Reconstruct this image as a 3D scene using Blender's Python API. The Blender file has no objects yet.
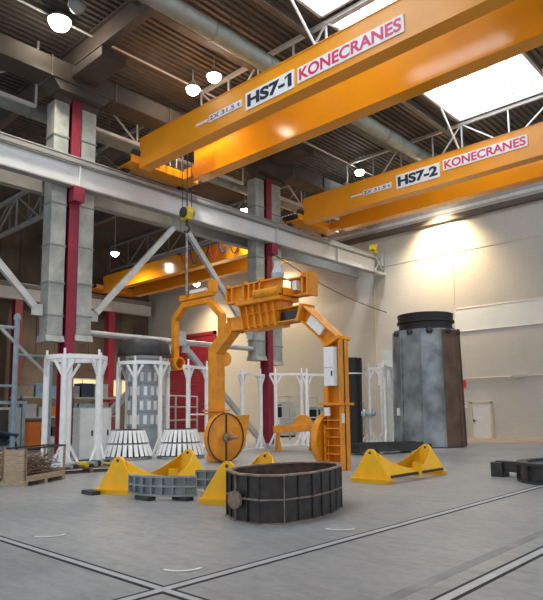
import bpy, bmesh, math, random
from mathutils import Vector, Matrix
random.seed(7)
S = bpy.context.scene
COL = S.collection
PI = math.pi

# ------------------------------------------------------------------ materials
def mat(name, col, rough=0.5, metal=0.0, var=0.12, scale=3.0, bump=0.0, emit=None, strength=0.0, col2=None, spec=0.5, detail=5.0, stretch=None):
    m = bpy.data.materials.new(name); m.use_nodes = True
    nt = m.node_tree; b = nt.nodes['Principled BSDF']
    b.inputs['Roughness'].default_value = rough
    b.inputs['Metallic'].default_value = metal
    b.inputs['Specular IOR Level'].default_value = spec
    c = tuple(col) + (1,)
    if var > 0 or col2:
        tc = nt.nodes.new('ShaderNodeTexCoord')
        n = nt.nodes.new('ShaderNodeTexNoise'); n.inputs['Scale'].default_value = scale; n.inputs['Detail'].default_value = detail
        if stretch:
            mp = nt.nodes.new('ShaderNodeMapping'); mp.inputs['Scale'].default_value = stretch
            nt.links.new(tc.outputs['Object'], mp.inputs['Vector']); nt.links.new(mp.outputs['Vector'], n.inputs['Vector'])
        else:
            nt.links.new(tc.outputs['Object'], n.inputs['Vector'])
        r = nt.nodes.new('ShaderNodeValToRGB')
        r.color_ramp.elements[0].position = 0.35; r.color_ramp.elements[1].position = 0.68
        if col2:
            r.color_ramp.elements[0].color = tuple(col2) + (1,); r.color_ramp.elements[1].color = c
        else:
            r.color_ramp.elements[0].color = tuple(max(0, x * (1 - var)) for x in col) + (1,)
            r.color_ramp.elements[1].color = tuple(min(1, x * (1 + var)) for x in col) + (1,)
        nt.links.new(n.outputs['Fac'], r.inputs['Fac']); nt.links.new(r.outputs['Color'], b.inputs['Base Color'])
        if bump > 0:
            bp = nt.nodes.new('ShaderNodeBump'); bp.inputs['Strength'].default_value = bump; bp.inputs['Distance'].default_value = 0.02
            nt.links.new(n.outputs['Fac'], bp.inputs['Height']); nt.links.new(bp.outputs['Normal'], b.inputs['Normal'])
    else:
        b.inputs['Base Color'].default_value = c
    if emit:
        b.inputs['Emission Color'].default_value = tuple(emit) + (1,); b.inputs['Emission Strength'].default_value = strength
    return m

M = {}
M['orange'] = mat('crane_orange', (0.86, 0.33, 0.014), 0.13, 0, 0.04, 0.8)
M['orange_dull'] = mat('crane_orange_rough', (0.86, 0.33, 0.014), 0.33, 0, 0.05, 0.8)  # rougher copy of the crane orange, keeps a lamp glint off the near girders
M['gorange'] = mat('gantry_orange', (0.80, 0.30, 0.012), 0.42, 0, 0.14, 3.0, 0.05)
M['yellow'] = mat('cradle_yellow', (0.95, 0.50, 0.010), 0.38, 0, 0.06, 3.0, 0.03)
M['white'] = mat('white_paint', (0.87, 0.89, 0.90), 0.4, 0, 0.05, 5.0)
M['plate'] = mat('sign_white', (0.85, 0.85, 0.84), 0.45, 0, 0.0)
M['ink'] = mat('sign_navy', (0.012, 0.02, 0.06), 0.5, 0, 0)
M['logo'] = mat('logo_red', (0.66, 0.025, 0.12), 0.45, 0, 0)
M['violet'] = mat('load_violet', (0.18, 0.04, 0.28), 0.5, 0, 0)
M['beam'] = mat('runway_grey', (0.62, 0.64, 0.65), 0.45, 0, 0.08, 0.7)
M['flange'] = mat('flange_grey', (0.30, 0.30, 0.29), 0.6, 0, 0.1, 1.5)
M['red'] = mat('column_red', (0.25, 0.014, 0.04), 0.5, 0, 0.12, 2.0)
M['duct'] = mat('duct_galvanised', (0.37, 0.395, 0.37), 0.45, 0.2, 0.22, 2.0)
M['band'] = mat('duct_band', (0.25, 0.27, 0.26), 0.5, 0.4, 0.1)
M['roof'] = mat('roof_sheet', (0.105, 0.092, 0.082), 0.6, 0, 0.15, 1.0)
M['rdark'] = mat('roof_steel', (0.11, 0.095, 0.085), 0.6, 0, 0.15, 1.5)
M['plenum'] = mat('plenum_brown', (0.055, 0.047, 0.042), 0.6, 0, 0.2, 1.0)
M['truss'] = mat('truss_grey', (0.55, 0.56, 0.55), 0.5, 0.1, 0.1, 2.0)
M['truss_dark'] = mat('truss_dark', (0.24, 0.25, 0.25), 0.5, 0.1, 0.12, 2.0)
M['pipe'] = mat('pipe_green', (0.27, 0.31, 0.29), 0.5, 0.1, 0.15, 2.0)
M['brace'] = mat('brace_grey', (0.50, 0.52, 0.52), 0.4, 0.3, 0.12, 2.0)
M['steel'] = mat('raw_steel', (0.42, 0.44, 0.45), 0.35, 0.7, 0.15, 4.0)
M['dark'] = mat('dark_steel', (0.045, 0.045, 0.047), 0.5, 0.2, 0.3, 4.0, 0.1)
M['tub'] = mat('mould_black', (0.055, 0.048, 0.045), 0.5, 0.15, 0, 5.0, 0.1, col2=(0.022, 0.022, 0.024))
M['tubin'] = mat('mould_rust', (0.13, 0.075, 0.05), 0.7, 0.1, 0, 4.0, 0.1, col2=(0.035, 0.026, 0.022))
M['edge'] = mat('mould_edge', (0.27, 0.205, 0.165), 0.55, 0.25, 0.35, 6.0)
M['tower'] = mat('tower_steel', (0.36, 0.41, 0.44), 0.40, 0.3, 0, 1.1, 0.05, col2=(0.13, 0.155, 0.17))
M['rust'] = mat('tower_rust', (0.19, 0.115, 0.075), 0.65, 0.1, 0, 1.4, 0.08, col2=(0.095, 0.06, 0.045))
M['mould'] = mat('mould_grey', (0.30, 0.335, 0.355), 0.45, 0.3, 0.22, 3.0, 0.05)
M['wood'] = mat('crate_wood', (0.42, 0.32, 0.21), 0.7, 0, 0.22, 6.0, 0.1, stretch=(1, 1, 6))
M['pale'] = mat('pale_wood', (0.62, 0.50, 0.32), 0.7, 0, 0.15, 6.0)
M['rod'] = mat('rusty_rods', (0.20, 0.13, 0.10), 0.6, 0.3, 0.3, 8.0)
M['blue'] = mat('bench_blue', (0.30, 0.44, 0.52), 0.5, 0, 0.15, 4.0)
M['navy'] = mat('hose_navy', (0.03, 0.045, 0.08), 0.5, 0, 0.1)
M['obox'] = mat('box_orange', (0.80, 0.20, 0.02), 0.5, 0, 0.06)
M['cabin'] = mat('cabinet_grey', (0.50, 0.52, 0.51), 0.5, 0, 0.08, 3)
M['gate'] = mat('gate_red', (0.20, 0.010, 0.025), 0.55, 0, 0.1, 1.0)
M['black'] = mat('black_paint', (0.012, 0.012, 0.013), 0.5, 0, 0)
M['extred'] = mat('extinguisher_red', (0.22, 0.02, 0.02), 0.4, 0, 0)
M['signred'] = mat('sign_red', (0.65, 0.02, 0.03), 0.5, 0, 0)
M['doorm'] = mat('door_white', (0.74, 0.77, 0.78), 0.4, 0, 0.03)
M['frame'] = mat('door_frame', (0.62, 0.57, 0.46), 0.5, 0, 0.05)
M['lens'] = mat('lamp_lens', (1, 1, 1), 0.3, 0, 0, emit=(1.0, 0.83, 0.62), strength=30)
M['lenscool'] = mat('lamp_lens_cool', (1, 1, 1), 0.3, 0, 0, emit=(0.93, 0.97, 1.0), strength=30)
M['lensoff'] = mat('lamp_lens_off', (0.35, 0.38, 0.40), 0.2, 0, 0)
M['sky'] = mat('daylight_pane', (0.9, 0.95, 1), 0.3, 0, 0, emit=(0.86, 0.94, 1.0), strength=5.0)
M['band_pane'] = mat('band_pane', (0.78, 0.83, 0.82), 0.25, 0, 0.03, 1.0)
M['lit'] = mat('lit_office_pane', (0.8, 0.7, 0.4), 0.4, 0, 0, emit=(1.0, 0.82, 0.42), strength=0.5)
M['aisle'] = mat('aisle_cladding', (0.13, 0.10, 0.078), 0.7, 0, 0.4, 0.35)
M['groove'] = mat('rail_groove', (0.025, 0.025, 0.027), 0.8, 0, 0)
M['railtop'] = mat('rail_steel', (0.50, 0.52, 0.54), 0.42, 0.2, 0.1, 3)
M['strip'] = mat('floor_joint', (0.285, 0.285, 0.285), 0.6, 0, 0.25, 1.5)
M['cover'] = mat('cover_steel', (0.36, 0.355, 0.35), 0.5, 0.05, 0.15, 4)
M['hook_y'] = mat('hook_yellow', (0.62, 0.47, 0.02), 0.45, 0, 0.1)
M['tblue'] = mat('cable_blue', (0.03, 0.10, 0.35), 0.5, 0, 0)
M['dark_fill'] = mat('dark_opening', (0.02, 0.025, 0.025), 0.25, 0, 0)
M['drum'] = mat('drum_grey', (0.36, 0.42, 0.46), 0.45, 0.2, 0.12, 3.0)
M['sheet'] = mat('wrap_sheet', (0.66, 0.70, 0.69), 0.35, 0, 0.08, 3.0)

def wall_mat():
    m = bpy.data.materials.new('cream_blocks'); m.use_nodes = True; nt = m.node_tree; b = nt.nodes['Principled BSDF']
    tc = nt.nodes.new('ShaderNodeTexCoord'); mp = nt.nodes.new('ShaderNodeMapping'); mp.inputs['Rotation'].default_value = (-PI / 2, 0, 0)
    br = nt.nodes.new('ShaderNodeTexBrick')
    br.inputs['Color1'].default_value = (0.63, 0.62, 0.585, 1); br.inputs['Color2'].default_value = (0.61, 0.60, 0.565, 1); br.inputs['Mortar'].default_value = (0.585, 0.57, 0.535, 1)
    br.inputs['Scale'].default_value = 1.0; br.inputs['Brick Width'].default_value = 0.6; br.inputs['Row Height'].default_value = 0.25; br.inputs['Mortar Size'].default_value = 0.012
    nt.links.new(tc.outputs['Object'], mp.inputs['Vector']); nt.links.new(mp.outputs['Vector'], br.inputs['Vector'])
    n = nt.nodes.new('ShaderNodeTexNoise'); n.inputs['Scale'].default_value = 0.5; n.inputs['Detail'].default_value = 6
    nt.links.new(tc.outputs['Object'], n.inputs['Vector'])
    mx = nt.nodes.new('ShaderNodeMixRGB'); mx.blend_type = 'MULTIPLY'; mx.inputs['Fac'].default_value = 0.22
    nt.links.new(br.outputs['Color'], mx.inputs['Color1']); nt.links.new(n.outputs['Fac'], mx.inputs['Color2'])
    nt.links.new(mx.outputs['Color'], b.inputs['Base Color']); b.inputs['Roughness'].default_value = 0.75
    return m
M['wall'] = wall_mat()

def floor_mat():
    m = bpy.data.materials.new('concrete_floor'); m.use_nodes = True; nt = m.node_tree; b = nt.nodes['Principled BSDF']
    tc = nt.nodes.new('ShaderNodeTexCoord')
    def noise(s, d, st=None):
        n = nt.nodes.new('ShaderNodeTexNoise'); n.inputs['Scale'].default_value = s; n.inputs['Detail'].default_value = d
        if st:
            mp = nt.nodes.new('ShaderNodeMapping'); mp.inputs['Scale'].default_value = st
            nt.links.new(tc.outputs['Object'], mp.inputs['Vector']); nt.links.new(mp.outputs['Vector'], n.inputs['Vector'])
        else: nt.links.new(tc.outputs['Object'], n.inputs['Vector'])
        return n
    def ramp(n, a, c, p0=.35, p1=.65):
        r = nt.nodes.new('ShaderNodeValToRGB'); r.color_ramp.elements[0].position = p0; r.color_ramp.elements[1].position = p1
        r.color_ramp.elements[0].color = a + (1,); r.color_ramp.elements[1].color = c + (1,)
        nt.links.new(n.outputs['Fac'], r.inputs['Fac']); return r
    r1 = ramp(noise(0.35, 6), (0.295, 0.30, 0.305), (0.395, 0.395, 0.392))
    r2 = ramp(noise(2.2, 8, (1, 3, 1)), (0.80, 0.81, 0.82), (1.0, 1.0, 1.0), .3, .6)
    r3 = ramp(noise(9, 4), (0.90, 0.90, 0.90), (1.0, 1.0, 1.0), .4, .55)
    x1 = nt.nodes.new('ShaderNodeMixRGB'); x1.blend_type = 'MULTIPLY'; x1.inputs['Fac'].default_value = 1
    x2 = nt.nodes.new('ShaderNodeMixRGB'); x2.blend_type = 'MULTIPLY'; x2.inputs['Fac'].default_value = 1
    nt.links.new(r1.outputs['Color'], x1.inputs['Color1']); nt.links.new(r2.outputs['Color'], x1.inputs['Color2'])
    nt.links.new(x1.outputs['Color'], x2.inputs['Color1']); nt.links.new(r3.outputs['Color'], x2.inputs['Color2'])
    nt.links.new(x2.outputs['Color'], b.inputs['Base Color'])
    b.inputs['Roughness'].default_value = 0.42; b.inputs['Specular IOR Level'].default_value = 0.35
    return m
M['floor'] = floor_mat()

# ------------------------------------------------------------------ mesh helpers
class MB:
    def __init__(s): s.v = []; s.f = []
    def add(s, vs, fs):
        o = len(s.v); s.v += [tuple(v) for v in vs]; s.f += [tuple(i + o for i in f) for f in fs]; return s
    def box(s, x0, x1, y0, y1, z0, z1):
        vs = [(x, y, z) for x in (x0, x1) for y in (y0, y1) for z in (z0, z1)]
        return s.add(vs, [(0, 1, 3, 2), (4, 6, 7, 5), (0, 4, 5, 1), (2, 3, 7, 6), (0, 2, 6, 4), (1, 5, 7, 3)])
    def frame(s, p, q):
        p, q = Vector(p), Vector(q); d = (q - p).normalized()
        up = Vector((0, 0, 1)) if abs(d.z) < 0.95 else Vector((0, 1, 0))
        a = d.cross(up).normalized(); b = a.cross(d).normalized()
        return p, q, a, b
    def bar(s, p, q, w, h=None):           # w across (horizontal), h the other way
        h = h or w; p, q, a, b = s.frame(p, q)
        vs = [e + a * w / 2 * i + b * h / 2 * j for e in (p, q) for i, j in ((-1, -1), (1, -1), (1, 1), (-1, 1))]
        return s.add(vs, [(3, 2, 1, 0), (4, 5, 6, 7), (0, 1, 5, 4), (1, 2, 6, 5), (2, 3, 7, 6), (3, 0, 4, 7)])
    def tube(s, p, q, r, n=12, r2=None):
        r2 = r if r2 is None else r2; p, q, a, b = s.frame(p, q); vs = []
        for e, rr in ((p, r), (q, r2)):
            vs += [e + (a * math.cos(2 * PI * k / n) + b * math.sin(2 * PI * k / n)) * rr for k in range(n)]
        fs = [(k, (k + 1) % n, n + (k + 1) % n, n + k) for k in range(n)]
        return s.add(vs, fs + [tuple(range(n - 1, -1, -1)), tuple(range(n, 2 * n))])
    def path(s, pts, r, n=8):
        for a, b in zip(pts[:-1], pts[1:]): s.tube(a, b, r, n)
        return s
    def lathe(s, c, prof, n=24, axis='z', a0=0.0, close=False):   # prof: list of (radius, height)
        vs = []
        for r, h in prof:
            for k in range(n):
                t = a0 + 2 * PI * k / n; u, v = r * math.cos(t), r * math.sin(t)
                vs.append({'z': (c[0] + u, c[1] + v, c[2] + h), 'x': (c[0] + h, c[1] + u, c[2] + v), 'y': (c[0] + u, c[1] + h, c[2] + v)}[axis])
        fs = []; m = len(prof)
        for i in range(m if close else m - 1):
            j = (i + 1) % m
            for k in range(n): fs.append((i * n + k, i * n + (k + 1) % n, j * n + (k + 1) % n, j * n + k))
        if not close:
            if prof[0][0] > 1e-4: fs.append(tuple(range(n - 1, -1, -1)))
            if prof[-1][0] > 1e-4: fs.append(tuple(range((m - 1) * n, m * n)))
        return s.add(vs, fs)
    def prism(s, poly, axis, a, b):         # poly in the two other axes
        n = len(poly); vs = []
        for t in (a, b):
            for u, v in poly: vs.append({'x': (t, u, v), 'y': (u, t, v), 'z': (u, v, t)}[axis])
        fs = [(k, (k + 1) % n, n + (k + 1) % n, n + k) for k in range(n)]
        return s.add(vs, fs + [tuple(range(n - 1, -1, -1)), tuple(range(n, 2 * n))])
    def build(s, name, m, parent=None, loc=None, bevel=0.0, smooth=False):
        me = bpy.data.meshes.new(name)
        if parent is not None:
            o0 = Vector(parent['_w']); wl = o0
        else:
            wl = Vector(loc) if loc is not None else Vector((0, 0, 0)); o0 = wl
        me.from_pydata([tuple(Vector(v) - o0) for v in s.v], [], s.f); me.validate()
        bm = bmesh.new(); bm.from_mesh(me); bmesh.ops.recalc_face_normals(bm, faces=bm.faces[:]); bm.to_mesh(me); bm.free()
        me.materials.append(M[m] if isinstance(m, str) else m)
        o = bpy.data.objects.new(name, me); COL.objects.link(o)
        if parent is not None: o.parent = parent
        else: o.location = wl
        o['_w'] = tuple(wl)
        if smooth:
            for p in me.polygons: p.use_smooth = True
            try:
                me.set_sharp_from_angle(angle=math.radians(40))
            except Exception: pass
        if bevel > 0:
            bv = o.modifiers.new('bevel', 'BEVEL'); bv.width = bevel; bv.segments = 2; bv.limit_method = 'ANGLE'; bv.angle_limit = math.radians(40)
        return o

def tag(o, label, cat, group=None, kind='thing'):
    o['label'] = label; o['category'] = cat; o['kind'] = kind
    if group: o['group'] = group
    return o
def thing(name, loc, label, cat, group=None):
    o = bpy.data.objects.new(name, None); COL.objects.link(o); o.location = loc; o['_w'] = tuple(loc); o.empty_display_size = 0.2
    return tag(o, label, cat, group)
def struct(o, label=None):
    o['kind'] = 'structure'
    if label: o['label'] = label; o['category'] = 'room shell'
    return o
def dup(o, loc=None, rotz=None, label=None, parent=None):
    c = o.copy(); COL.objects.link(c)
    if parent is not None: c.parent = parent
    if loc is not None: c.location = loc; c['_w'] = tuple(loc)
    if rotz is not None: c.rotation_euler = (0, 0, rotz)
    if label: c['label'] = label
    for ch in list(o.children): dup(ch, parent=c)
    return c
def text(body, name, m, parent, x0, x1, z0, z1, y, bold=0.0, flag=False):
    cu = bpy.data.curves.new(name, 'FONT'); cu.body = body; cu.extrude = 0.004; cu.offset = bold
    t = bpy.data.objects.new(name, cu); COL.objects.link(t)
    dg = bpy.context.evaluated_depsgraph_get(); me = bpy.data.meshes.new_from_object(t.evaluated_get(dg))
    bpy.data.objects.remove(t); bpy.data.curves.remove(cu)
    xs = [v.co.x for v in me.vertices]; ys = [v.co.y for v in me.vertices]
    ax, bx, ay, by = min(xs), max(xs), min(ys), max(ys); w = Vector(parent['_w'])
    for v in me.vertices:
        v.co = Vector((x0 + (v.co.x - ax) / (bx - ax) * (x1 - x0), y + (0.006 if v.co.z < 0 else 0), z0 + (v.co.y - ay) / (by - ay) * (z1 - z0))) - w
    if flag:                                   # the slanting flag of a figure 1
        bm = bmesh.new(); bm.from_mesh(me); hh = z1 - z0; q = [(x1 - .02, z1), (x1 - .30, z1 - hh * .30), (x1 - .30, z1 - hh * .12), (x1 - .12, z1)]
        bm.faces.new([bm.verts.new(Vector((u_, y, v_)) - w) for u_, v_ in q]); bm.to_mesh(me); bm.free()
    me.name = name; me.materials.clear(); me.materials.append(M[m])
    o = bpy.data.objects.new(name, me); COL.objects.link(o); o.parent = parent; o['_w'] = parent['_w']; return o

YW = 34.57          # end wall
ZR = 17.0           # roof

# ------------------------------------------------------------------ setting
struct(MB().box(-48.6, 14, -14, YW + 0.3, -0.3, 0).build('floor', 'floor'))

struct(MB().box(-15.9, 4, 31.2, 34.54, 0, .004).build('floor.001', mat('walkway_paint', (0.37, 0.275, 0.22), 0.5, 0, 0.2, 0.8)))

def add_sheet(mb, x0, x1, y0, y1, z):      # trapezoid ribs running along Y
    p = 0.30; n = max(1, round((x1 - x0) / p)); p = (x1 - x0) / n; prof = []
    for k in range(n):
        a = x0 + k * p
        prof += [(a, z), (a + p * .45, z), (a + p * .55, z + .09), (a + p * .9, z + .09)]
    prof.append((x1, z)); vs = []
    for x, zz in prof: vs += [(x, y0, zz), (x, y1, zz)]
    mb.add(vs, [(2 * k, 2 * k + 2, 2 * k + 3, 2 * k + 1) for k in range(len(prof) - 1)])
SK = (-13.3, -8.5); SKA = (-37.5, -32.5)
ceil = MB()
for x0, x1, y0, y1 in ((-48.6, SK[0], -14, YW), (SK[1], 4, -14, YW), (SK[0], SK[1], 29.2, YW),
                       (SK[0], SK[1], 17.35, 17.95), (SK[0], SK[1], 5.3, 5.9), (SK[0], SK[1], -14, -8)):
    add_sheet(ceil, x0, x1, y0, y1, ZR)
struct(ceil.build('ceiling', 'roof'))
k = 0
for sx, ys in ((SK, ((-8, 5.3), (5.9, 17.35), (17.95, 29.2))),):  # first bay is out of view, added to light the hall around the camera
    for y0, y1 in ys:
        k += 1
        fr = MB()
        for a, b in ((sx[0] - .06, sx[0] + .06), (sx[1] - .06, sx[1] + .06)): fr.box(a, b, y0, y1, ZR - .08, ZR + .5)
        for a in (y0, y1): fr.box(sx[0], sx[1], a - .05, a + .05, ZR - .08, ZR + .5)
        w = struct(fr.build('window_%d' % k, 'truss'))
        MB().box(sx[0], sx[1], y0, y1, ZR + .46, ZR + .5).build('skylight_pane', 'sky', w)
        gb = MB()
        for j in range(1, 5): gb.bar((sx[0] + (sx[1] - sx[0]) * j / 5, y0, ZR + .40), (sx[0] + (sx[1] - sx[0]) * j / 5, y1, ZR + .40), .05, .06)
        gb.build('glazing_bar', 'truss', w)

# end wall, with the small door and the red gate set in it
bx0, bx1, bz0, bz1 = -16.62, 4, 6.45, 7.8
wall = MB().box(-48.6, 4, YW, YW + .3, 0, 13.5)
struct(wall.build('wall_back', 'wall'))
struct(MB().box(-48.6, 4, YW - .02, YW + .3, 13.75, ZR).build('wall_back.001', 'cabin'))
struct(MB().box(-48.6, 4, YW - .35, YW + .3, 13.45, 13.75).build('trim_1', 'rdark'))
struct(MB().box(-48.6, 4, YW - .06, YW + .02, 14.05, 14.25).build('trim_2', 'white'))
struct(MB().box(-48.6, -16.64, YW - .03, YW + .01, 11.40, 11.44).box(-16.64, 4, YW - .03, YW + .01, 11.40, 11.44).build('trim_3', 'frame'))
for i, x in enumerate((-22.45, -16.66)):
    struct(MB().box(x - .03, x + .03, YW - .03, YW + .01, 0, 13.45).build('trim_%d' % (4 + i), 'frame'))
w = struct(MB().box(bx0, bx1, YW - .05, YW + .01, bz0 - .04, bz0).box(bx0, bx1, YW - .05, YW + .01, bz1, bz1 + .04).box(bx0 - .04, bx0, YW - .05, YW + .01, bz0 - .04, bz1 + .04).build('window_6', 'white'))
MB().box(bx0, bx1, YW - .03, YW + .01, bz0, bz1).build('band_pane', 'band_pane', w)
w = struct(MB().box(-22.4, -20.9, YW - .05, YW + .01, 3.4, 3.44).box(-22.4, -20.9, YW - .05, YW + .01, 4.8, 4.84).build('window_7', 'white'))
MB().box(-22.38, -20.9, YW - .03, YW + .01, 3.44, 4.8).build('band_pane', 'band_pane', w)
d = struct(MB().box(-15.98, -15.86, YW - .08, YW + .02, 0, 2.15).box(-14.76, -14.64, YW - .08, YW + .02, 0, 2.15).box(-15.98, -14.64, YW - .08, YW + .02, 2.05, 2.17).build('door_1', 'frame'))
MB().box(-15.86, -14.76, YW - .05, YW + .01, 0.01, 2.05).build('door_leaf', 'doorm', d, bevel=.01)
MB().box(-15.80, -15.74, YW - .12, YW - .05, .95, 1.10).box(-15.80, -15.58, YW - .14, YW - .11, 1.04, 1.07).build('door_handle', 'black', d)
d = struct(MB().box(-45.4, -45.1, YW - .15, YW + .02, 0, 8.7).box(-38.9, -38.6, YW - .15, YW + .02, 0, 8.7).box(-45.4, -38.6, YW - .15, YW + .02, 8.4, 8.7).build('door_2', 'gate'))
g = MB()
for i in range(14): g.box(-45.1, -38.9, YW - .10, YW + .01, i * .6 + .01, i * .6 + .58)
g.build('gate_leaf', 'gate', d)
struct(MB().box(-48.6, -46.5, YW - .05, YW, 0, .12).box(-38.6, -15.98, YW - .03, YW, 0, .12).box(-14.64, 4, YW - .03, YW, 0, .12).build('baseboard_back', 'frame'))

# far side wall of the aisle: ribbed cladding with a row of lit office panes
aw = MB().box(-48.9, -48.6, -14, YW + .3, 0, ZR)
for i in range(30): aw.box(-48.6, -48.52, -14 + i * 1.62, -13.2 + i * 1.62, 5.6, ZR)
struct(aw.build('wall_left', 'aisle'))
for i, (y0, y1, z0, z1) in enumerate(((26.2, 29.0, 3.3, 4.7), (30.0, 33.2, 3.3, 4.7))):
    w = struct(MB().box(-48.6, -48.5, y0 - .1, y1 + .1, z0 - .1, z0).box(-48.6, -48.5, y0 - .1, y1 + .1, z1, z1 + .1).box(-48.6, -48.5, y0 - .1, y0, z0, z1).box(-48.6, -48.5, y1, y1 + .1, z0, z1)
               .box(-48.6, -48.52, (y0 + y1) / 2 - .05, (y0 + y1) / 2 + .05, z0, z1).build('window_%d' % (8 + i), 'frame'))
    MB().box(-48.6, -48.56, y0, y1, z0, z1).build('office_pane', 'lit', w)

# ------------------------------------------------------------------ runway beams, columns, air ducts
def runway(name, x, y0, y1, label, side, zb=10.8, zt=12.15, rail=True, marks=(), wm='beam'):
    t = thing(name, (x, y0, zb), label, 'crane runway beam')
    MB().box(x - .05, x + .05, y0, y1, zb + .06, zt - .06).build('web', wm, t)
    MB().box(x - .2, x + .2, y0, y1, zt - .32, zt - .26).box(x - .2, x + .2, y0, y1, zt - .08, zt).box(x - .2, x - .16, y0, y1, zt - .3, zt - .04).box(x + .16, x + .2, y0, y1, zt - .3, zt - .04).build('top_flange', 'flange', t)
    MB().box(x - .19, x + .19, y0, y1, zb, zb + .06).build('bottom_flange', 'flange', t)
    for y in marks: MB().box(x - .17, x + .17, y - .03, y + .03, zb + .06, zt - .3).build('stiffener', 'beam', t)
    if rail: MB().box(x - .04, x + .04, y0, y1, zt, zt + .09).build('crane_rail', 'steel', t)
    return t
r = runway('runway_beam', -21.8, -6, 33.6, 'long pale grey crane runway beam on the red columns, facing the hall', 1, zt=12.04, marks=(-.4, 5.6, 11.95, 17.6, 23.85, 29.4))
es = MB().box(-21.9, -21.5, 33.45, 33.6, 12.15, 12.75).box(-21.85, -21.55, 33.2, 33.45, 12.35, 12.6); es.build('end_stop', 'hook_y', r)
br = MB().box(-21.95, -21.5, 33.6, YW - .0, 10.75, 10.95).bar((-21.72, 33.6, 12.05), (-21.72, 34.4, 11.2), .12).bar((-21.72, 33.6, 11.0), (-21.72, 34.5, 12.1), .08).box(-21.9, -21.55, 34.3, 34.5, 11.4, 12.3)
br.build('end_bracket', 'truss', r)
runway('runway_beam', -23.4, -6, 33.9, 'dark runway beam close behind the columns, serving the far aisle', 1, rail=True, marks=(11.9, 23.8), wm='flange')
runway('runway_beam', -47.3, -6, 33.9, 'far runway beam along the aisle wall under the small orange crane', 1, marks=(11.9, 17.8, 23.8, 29.6))

def column(y, label):
    t = thing('steel_column', (-22.25, y, 0), label, 'column')
    MB().box(-22.0, -21.96, y - .2, y + .2, 0.05, 14.6).box(-22.56, -22.52, y - .2, y + .2, 0.05, 14.6).box(-22.52, -22.0, y - .03, y + .03, 0.05, 14.6).build('shaft', 'red', t)
    MB().box(-22.7, -21.8, y - .4, y + .4, 0, .05).build('base_plate', 'flange', t)
    MB().box(-21.98, -21.55, y - .24, y + .24, 10.2, 10.8).build('bracket', 'red', t)
    return t
column(11.9, 'dark red steel column between two grey air ducts, left of the crane hook')
column(23.55, 'dark red steel column behind the orange arch gantry')
def air_duct(y0, y1, zb, label):
    yc = (y0 + y1) / 2
    t = thing('air_duct', (-22.4, yc, zb), label, 'air duct', 'vertical air ducts beside the columns')
    MB().box(-22.72, -22.05, y0, y1, zb + .25, 14.4).build('shaft', 'duct', t, bevel=.02)
    MB().prism([(-22.72, zb + .25), (-22.05, zb + .25), (-21.97, zb), (-22.80, zb)], 'y', y0 - .06, y1 + .06).build('outlet', 'duct', t)
    z = zb + 1.0; i = 0
    while z < 14.0:
        MB().box(-22.75, -22.02, y0 - .03, y1 + .03, z, z + .06).build('clamp_band', 'band', t); z += 1.32 + .2 * (i % 3); i += 1
    MB().prism([(-22.3, 14.4), (-22.3, 15.0), (-21.8, 15.0), (-22.05, 14.4)], 'y', y0 - .05, y1 + .05).build('elbow', 'plenum', t)
    return t
air_duct(10.98, 11.62, 4.5, 'grey air duct running down the left side of the nearer red column')
air_duct(12.18, 12.86, 4.6, 'grey air duct running down the right side of the nearer red column')
air_duct(22.58, 23.24, 4.4, 'grey air duct left of the red column behind the gantry')
air_duct(23.85, 24.6, 4.2, 'grey air duct right of the red column behind the gantry')

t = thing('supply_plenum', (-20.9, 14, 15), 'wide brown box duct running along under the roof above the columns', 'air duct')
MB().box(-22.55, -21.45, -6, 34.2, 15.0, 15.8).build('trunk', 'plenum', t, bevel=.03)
for y in (11.9, 23.55):
    MB().prism([(y - 1.3, 15.0), (y + 1.3, 15.0), (y + 1.0, 14.62), (y - 1.0, 14.62)], 'x', -22.5, -21.5).build('branch', 'plenum', t)
    MB().box(-21.45, -19.2, y - .55, y + .55, 15.25, 15.65).build('side_branch', 'plenum', t, bevel=.03)
for i in range(14):
    y = -4 + i * 2.9; MB().box(-22.59, -21.41, y - .03, y + .03, 14.97, 15.83).build('joint_band', 'rdark', t)

for x, y0, r_, z, lab in ((-15.95, -6, .36, 16.0, 'round grey-green spiral duct under the roof, running behind the lettered crane'), (-24.6, -6, .33, 14.9, 'round pipe running along behind the tops of the columns')):
    t = thing('round_duct', (x, 14, z), lab, 'air duct')
    MB().tube((x, y0, z), (x, 34.3, z), r_, 20).build('tube', 'pipe', t, smooth=True)
    for i in range(13): MB().tube((x, -4 + i * 3, z), (x, -3.9 + i * 3, z), r_ + .03, 20).build('coupling', 'band', t)
    for i in range(7): MB().box(x - .02, x + .02, -3 + i * 6, -2.96 + i * 6, z + r_, ZR + .02).build('hanger', 'rdark', t)

for x, z0, z1, lab in ((-17.3, 16.55, 16.95, 'dark roof beam beside the round spiral duct'), (-14.1, 16.6, 16.95, 'dark roof beam at the edge of the skylights')):
    o = MB().box(x - .03, x + .03, -6, 34.4, z0 + .04, z1).box(x - .14, x + .14, -6, 34.4, z0, z0 + .05).build('roof_beam', 'rdark', loc=(x, 14, z0)); tag(o, lab, 'beam')
for y, lab in ((11.78, 'dark cross beam under the roof at the nearer red column'), (23.55, 'dark cross beam under the roof at the column behind the gantry'), (5.6, 'dark cross beam under the roof ahead of the nearer red column')):
    t = MB().box(-47, 3, y - .03, y + .03, 16.05, 16.95).box(-47, 3, y - .18, y + .18, 16.0, 16.06).box(-47, 3, y - .18, y + .18, 16.93, 16.99).build('cross_beam', 'rdark', loc=(-20, y, 16)); tag(t, lab, 'beam')

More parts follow.
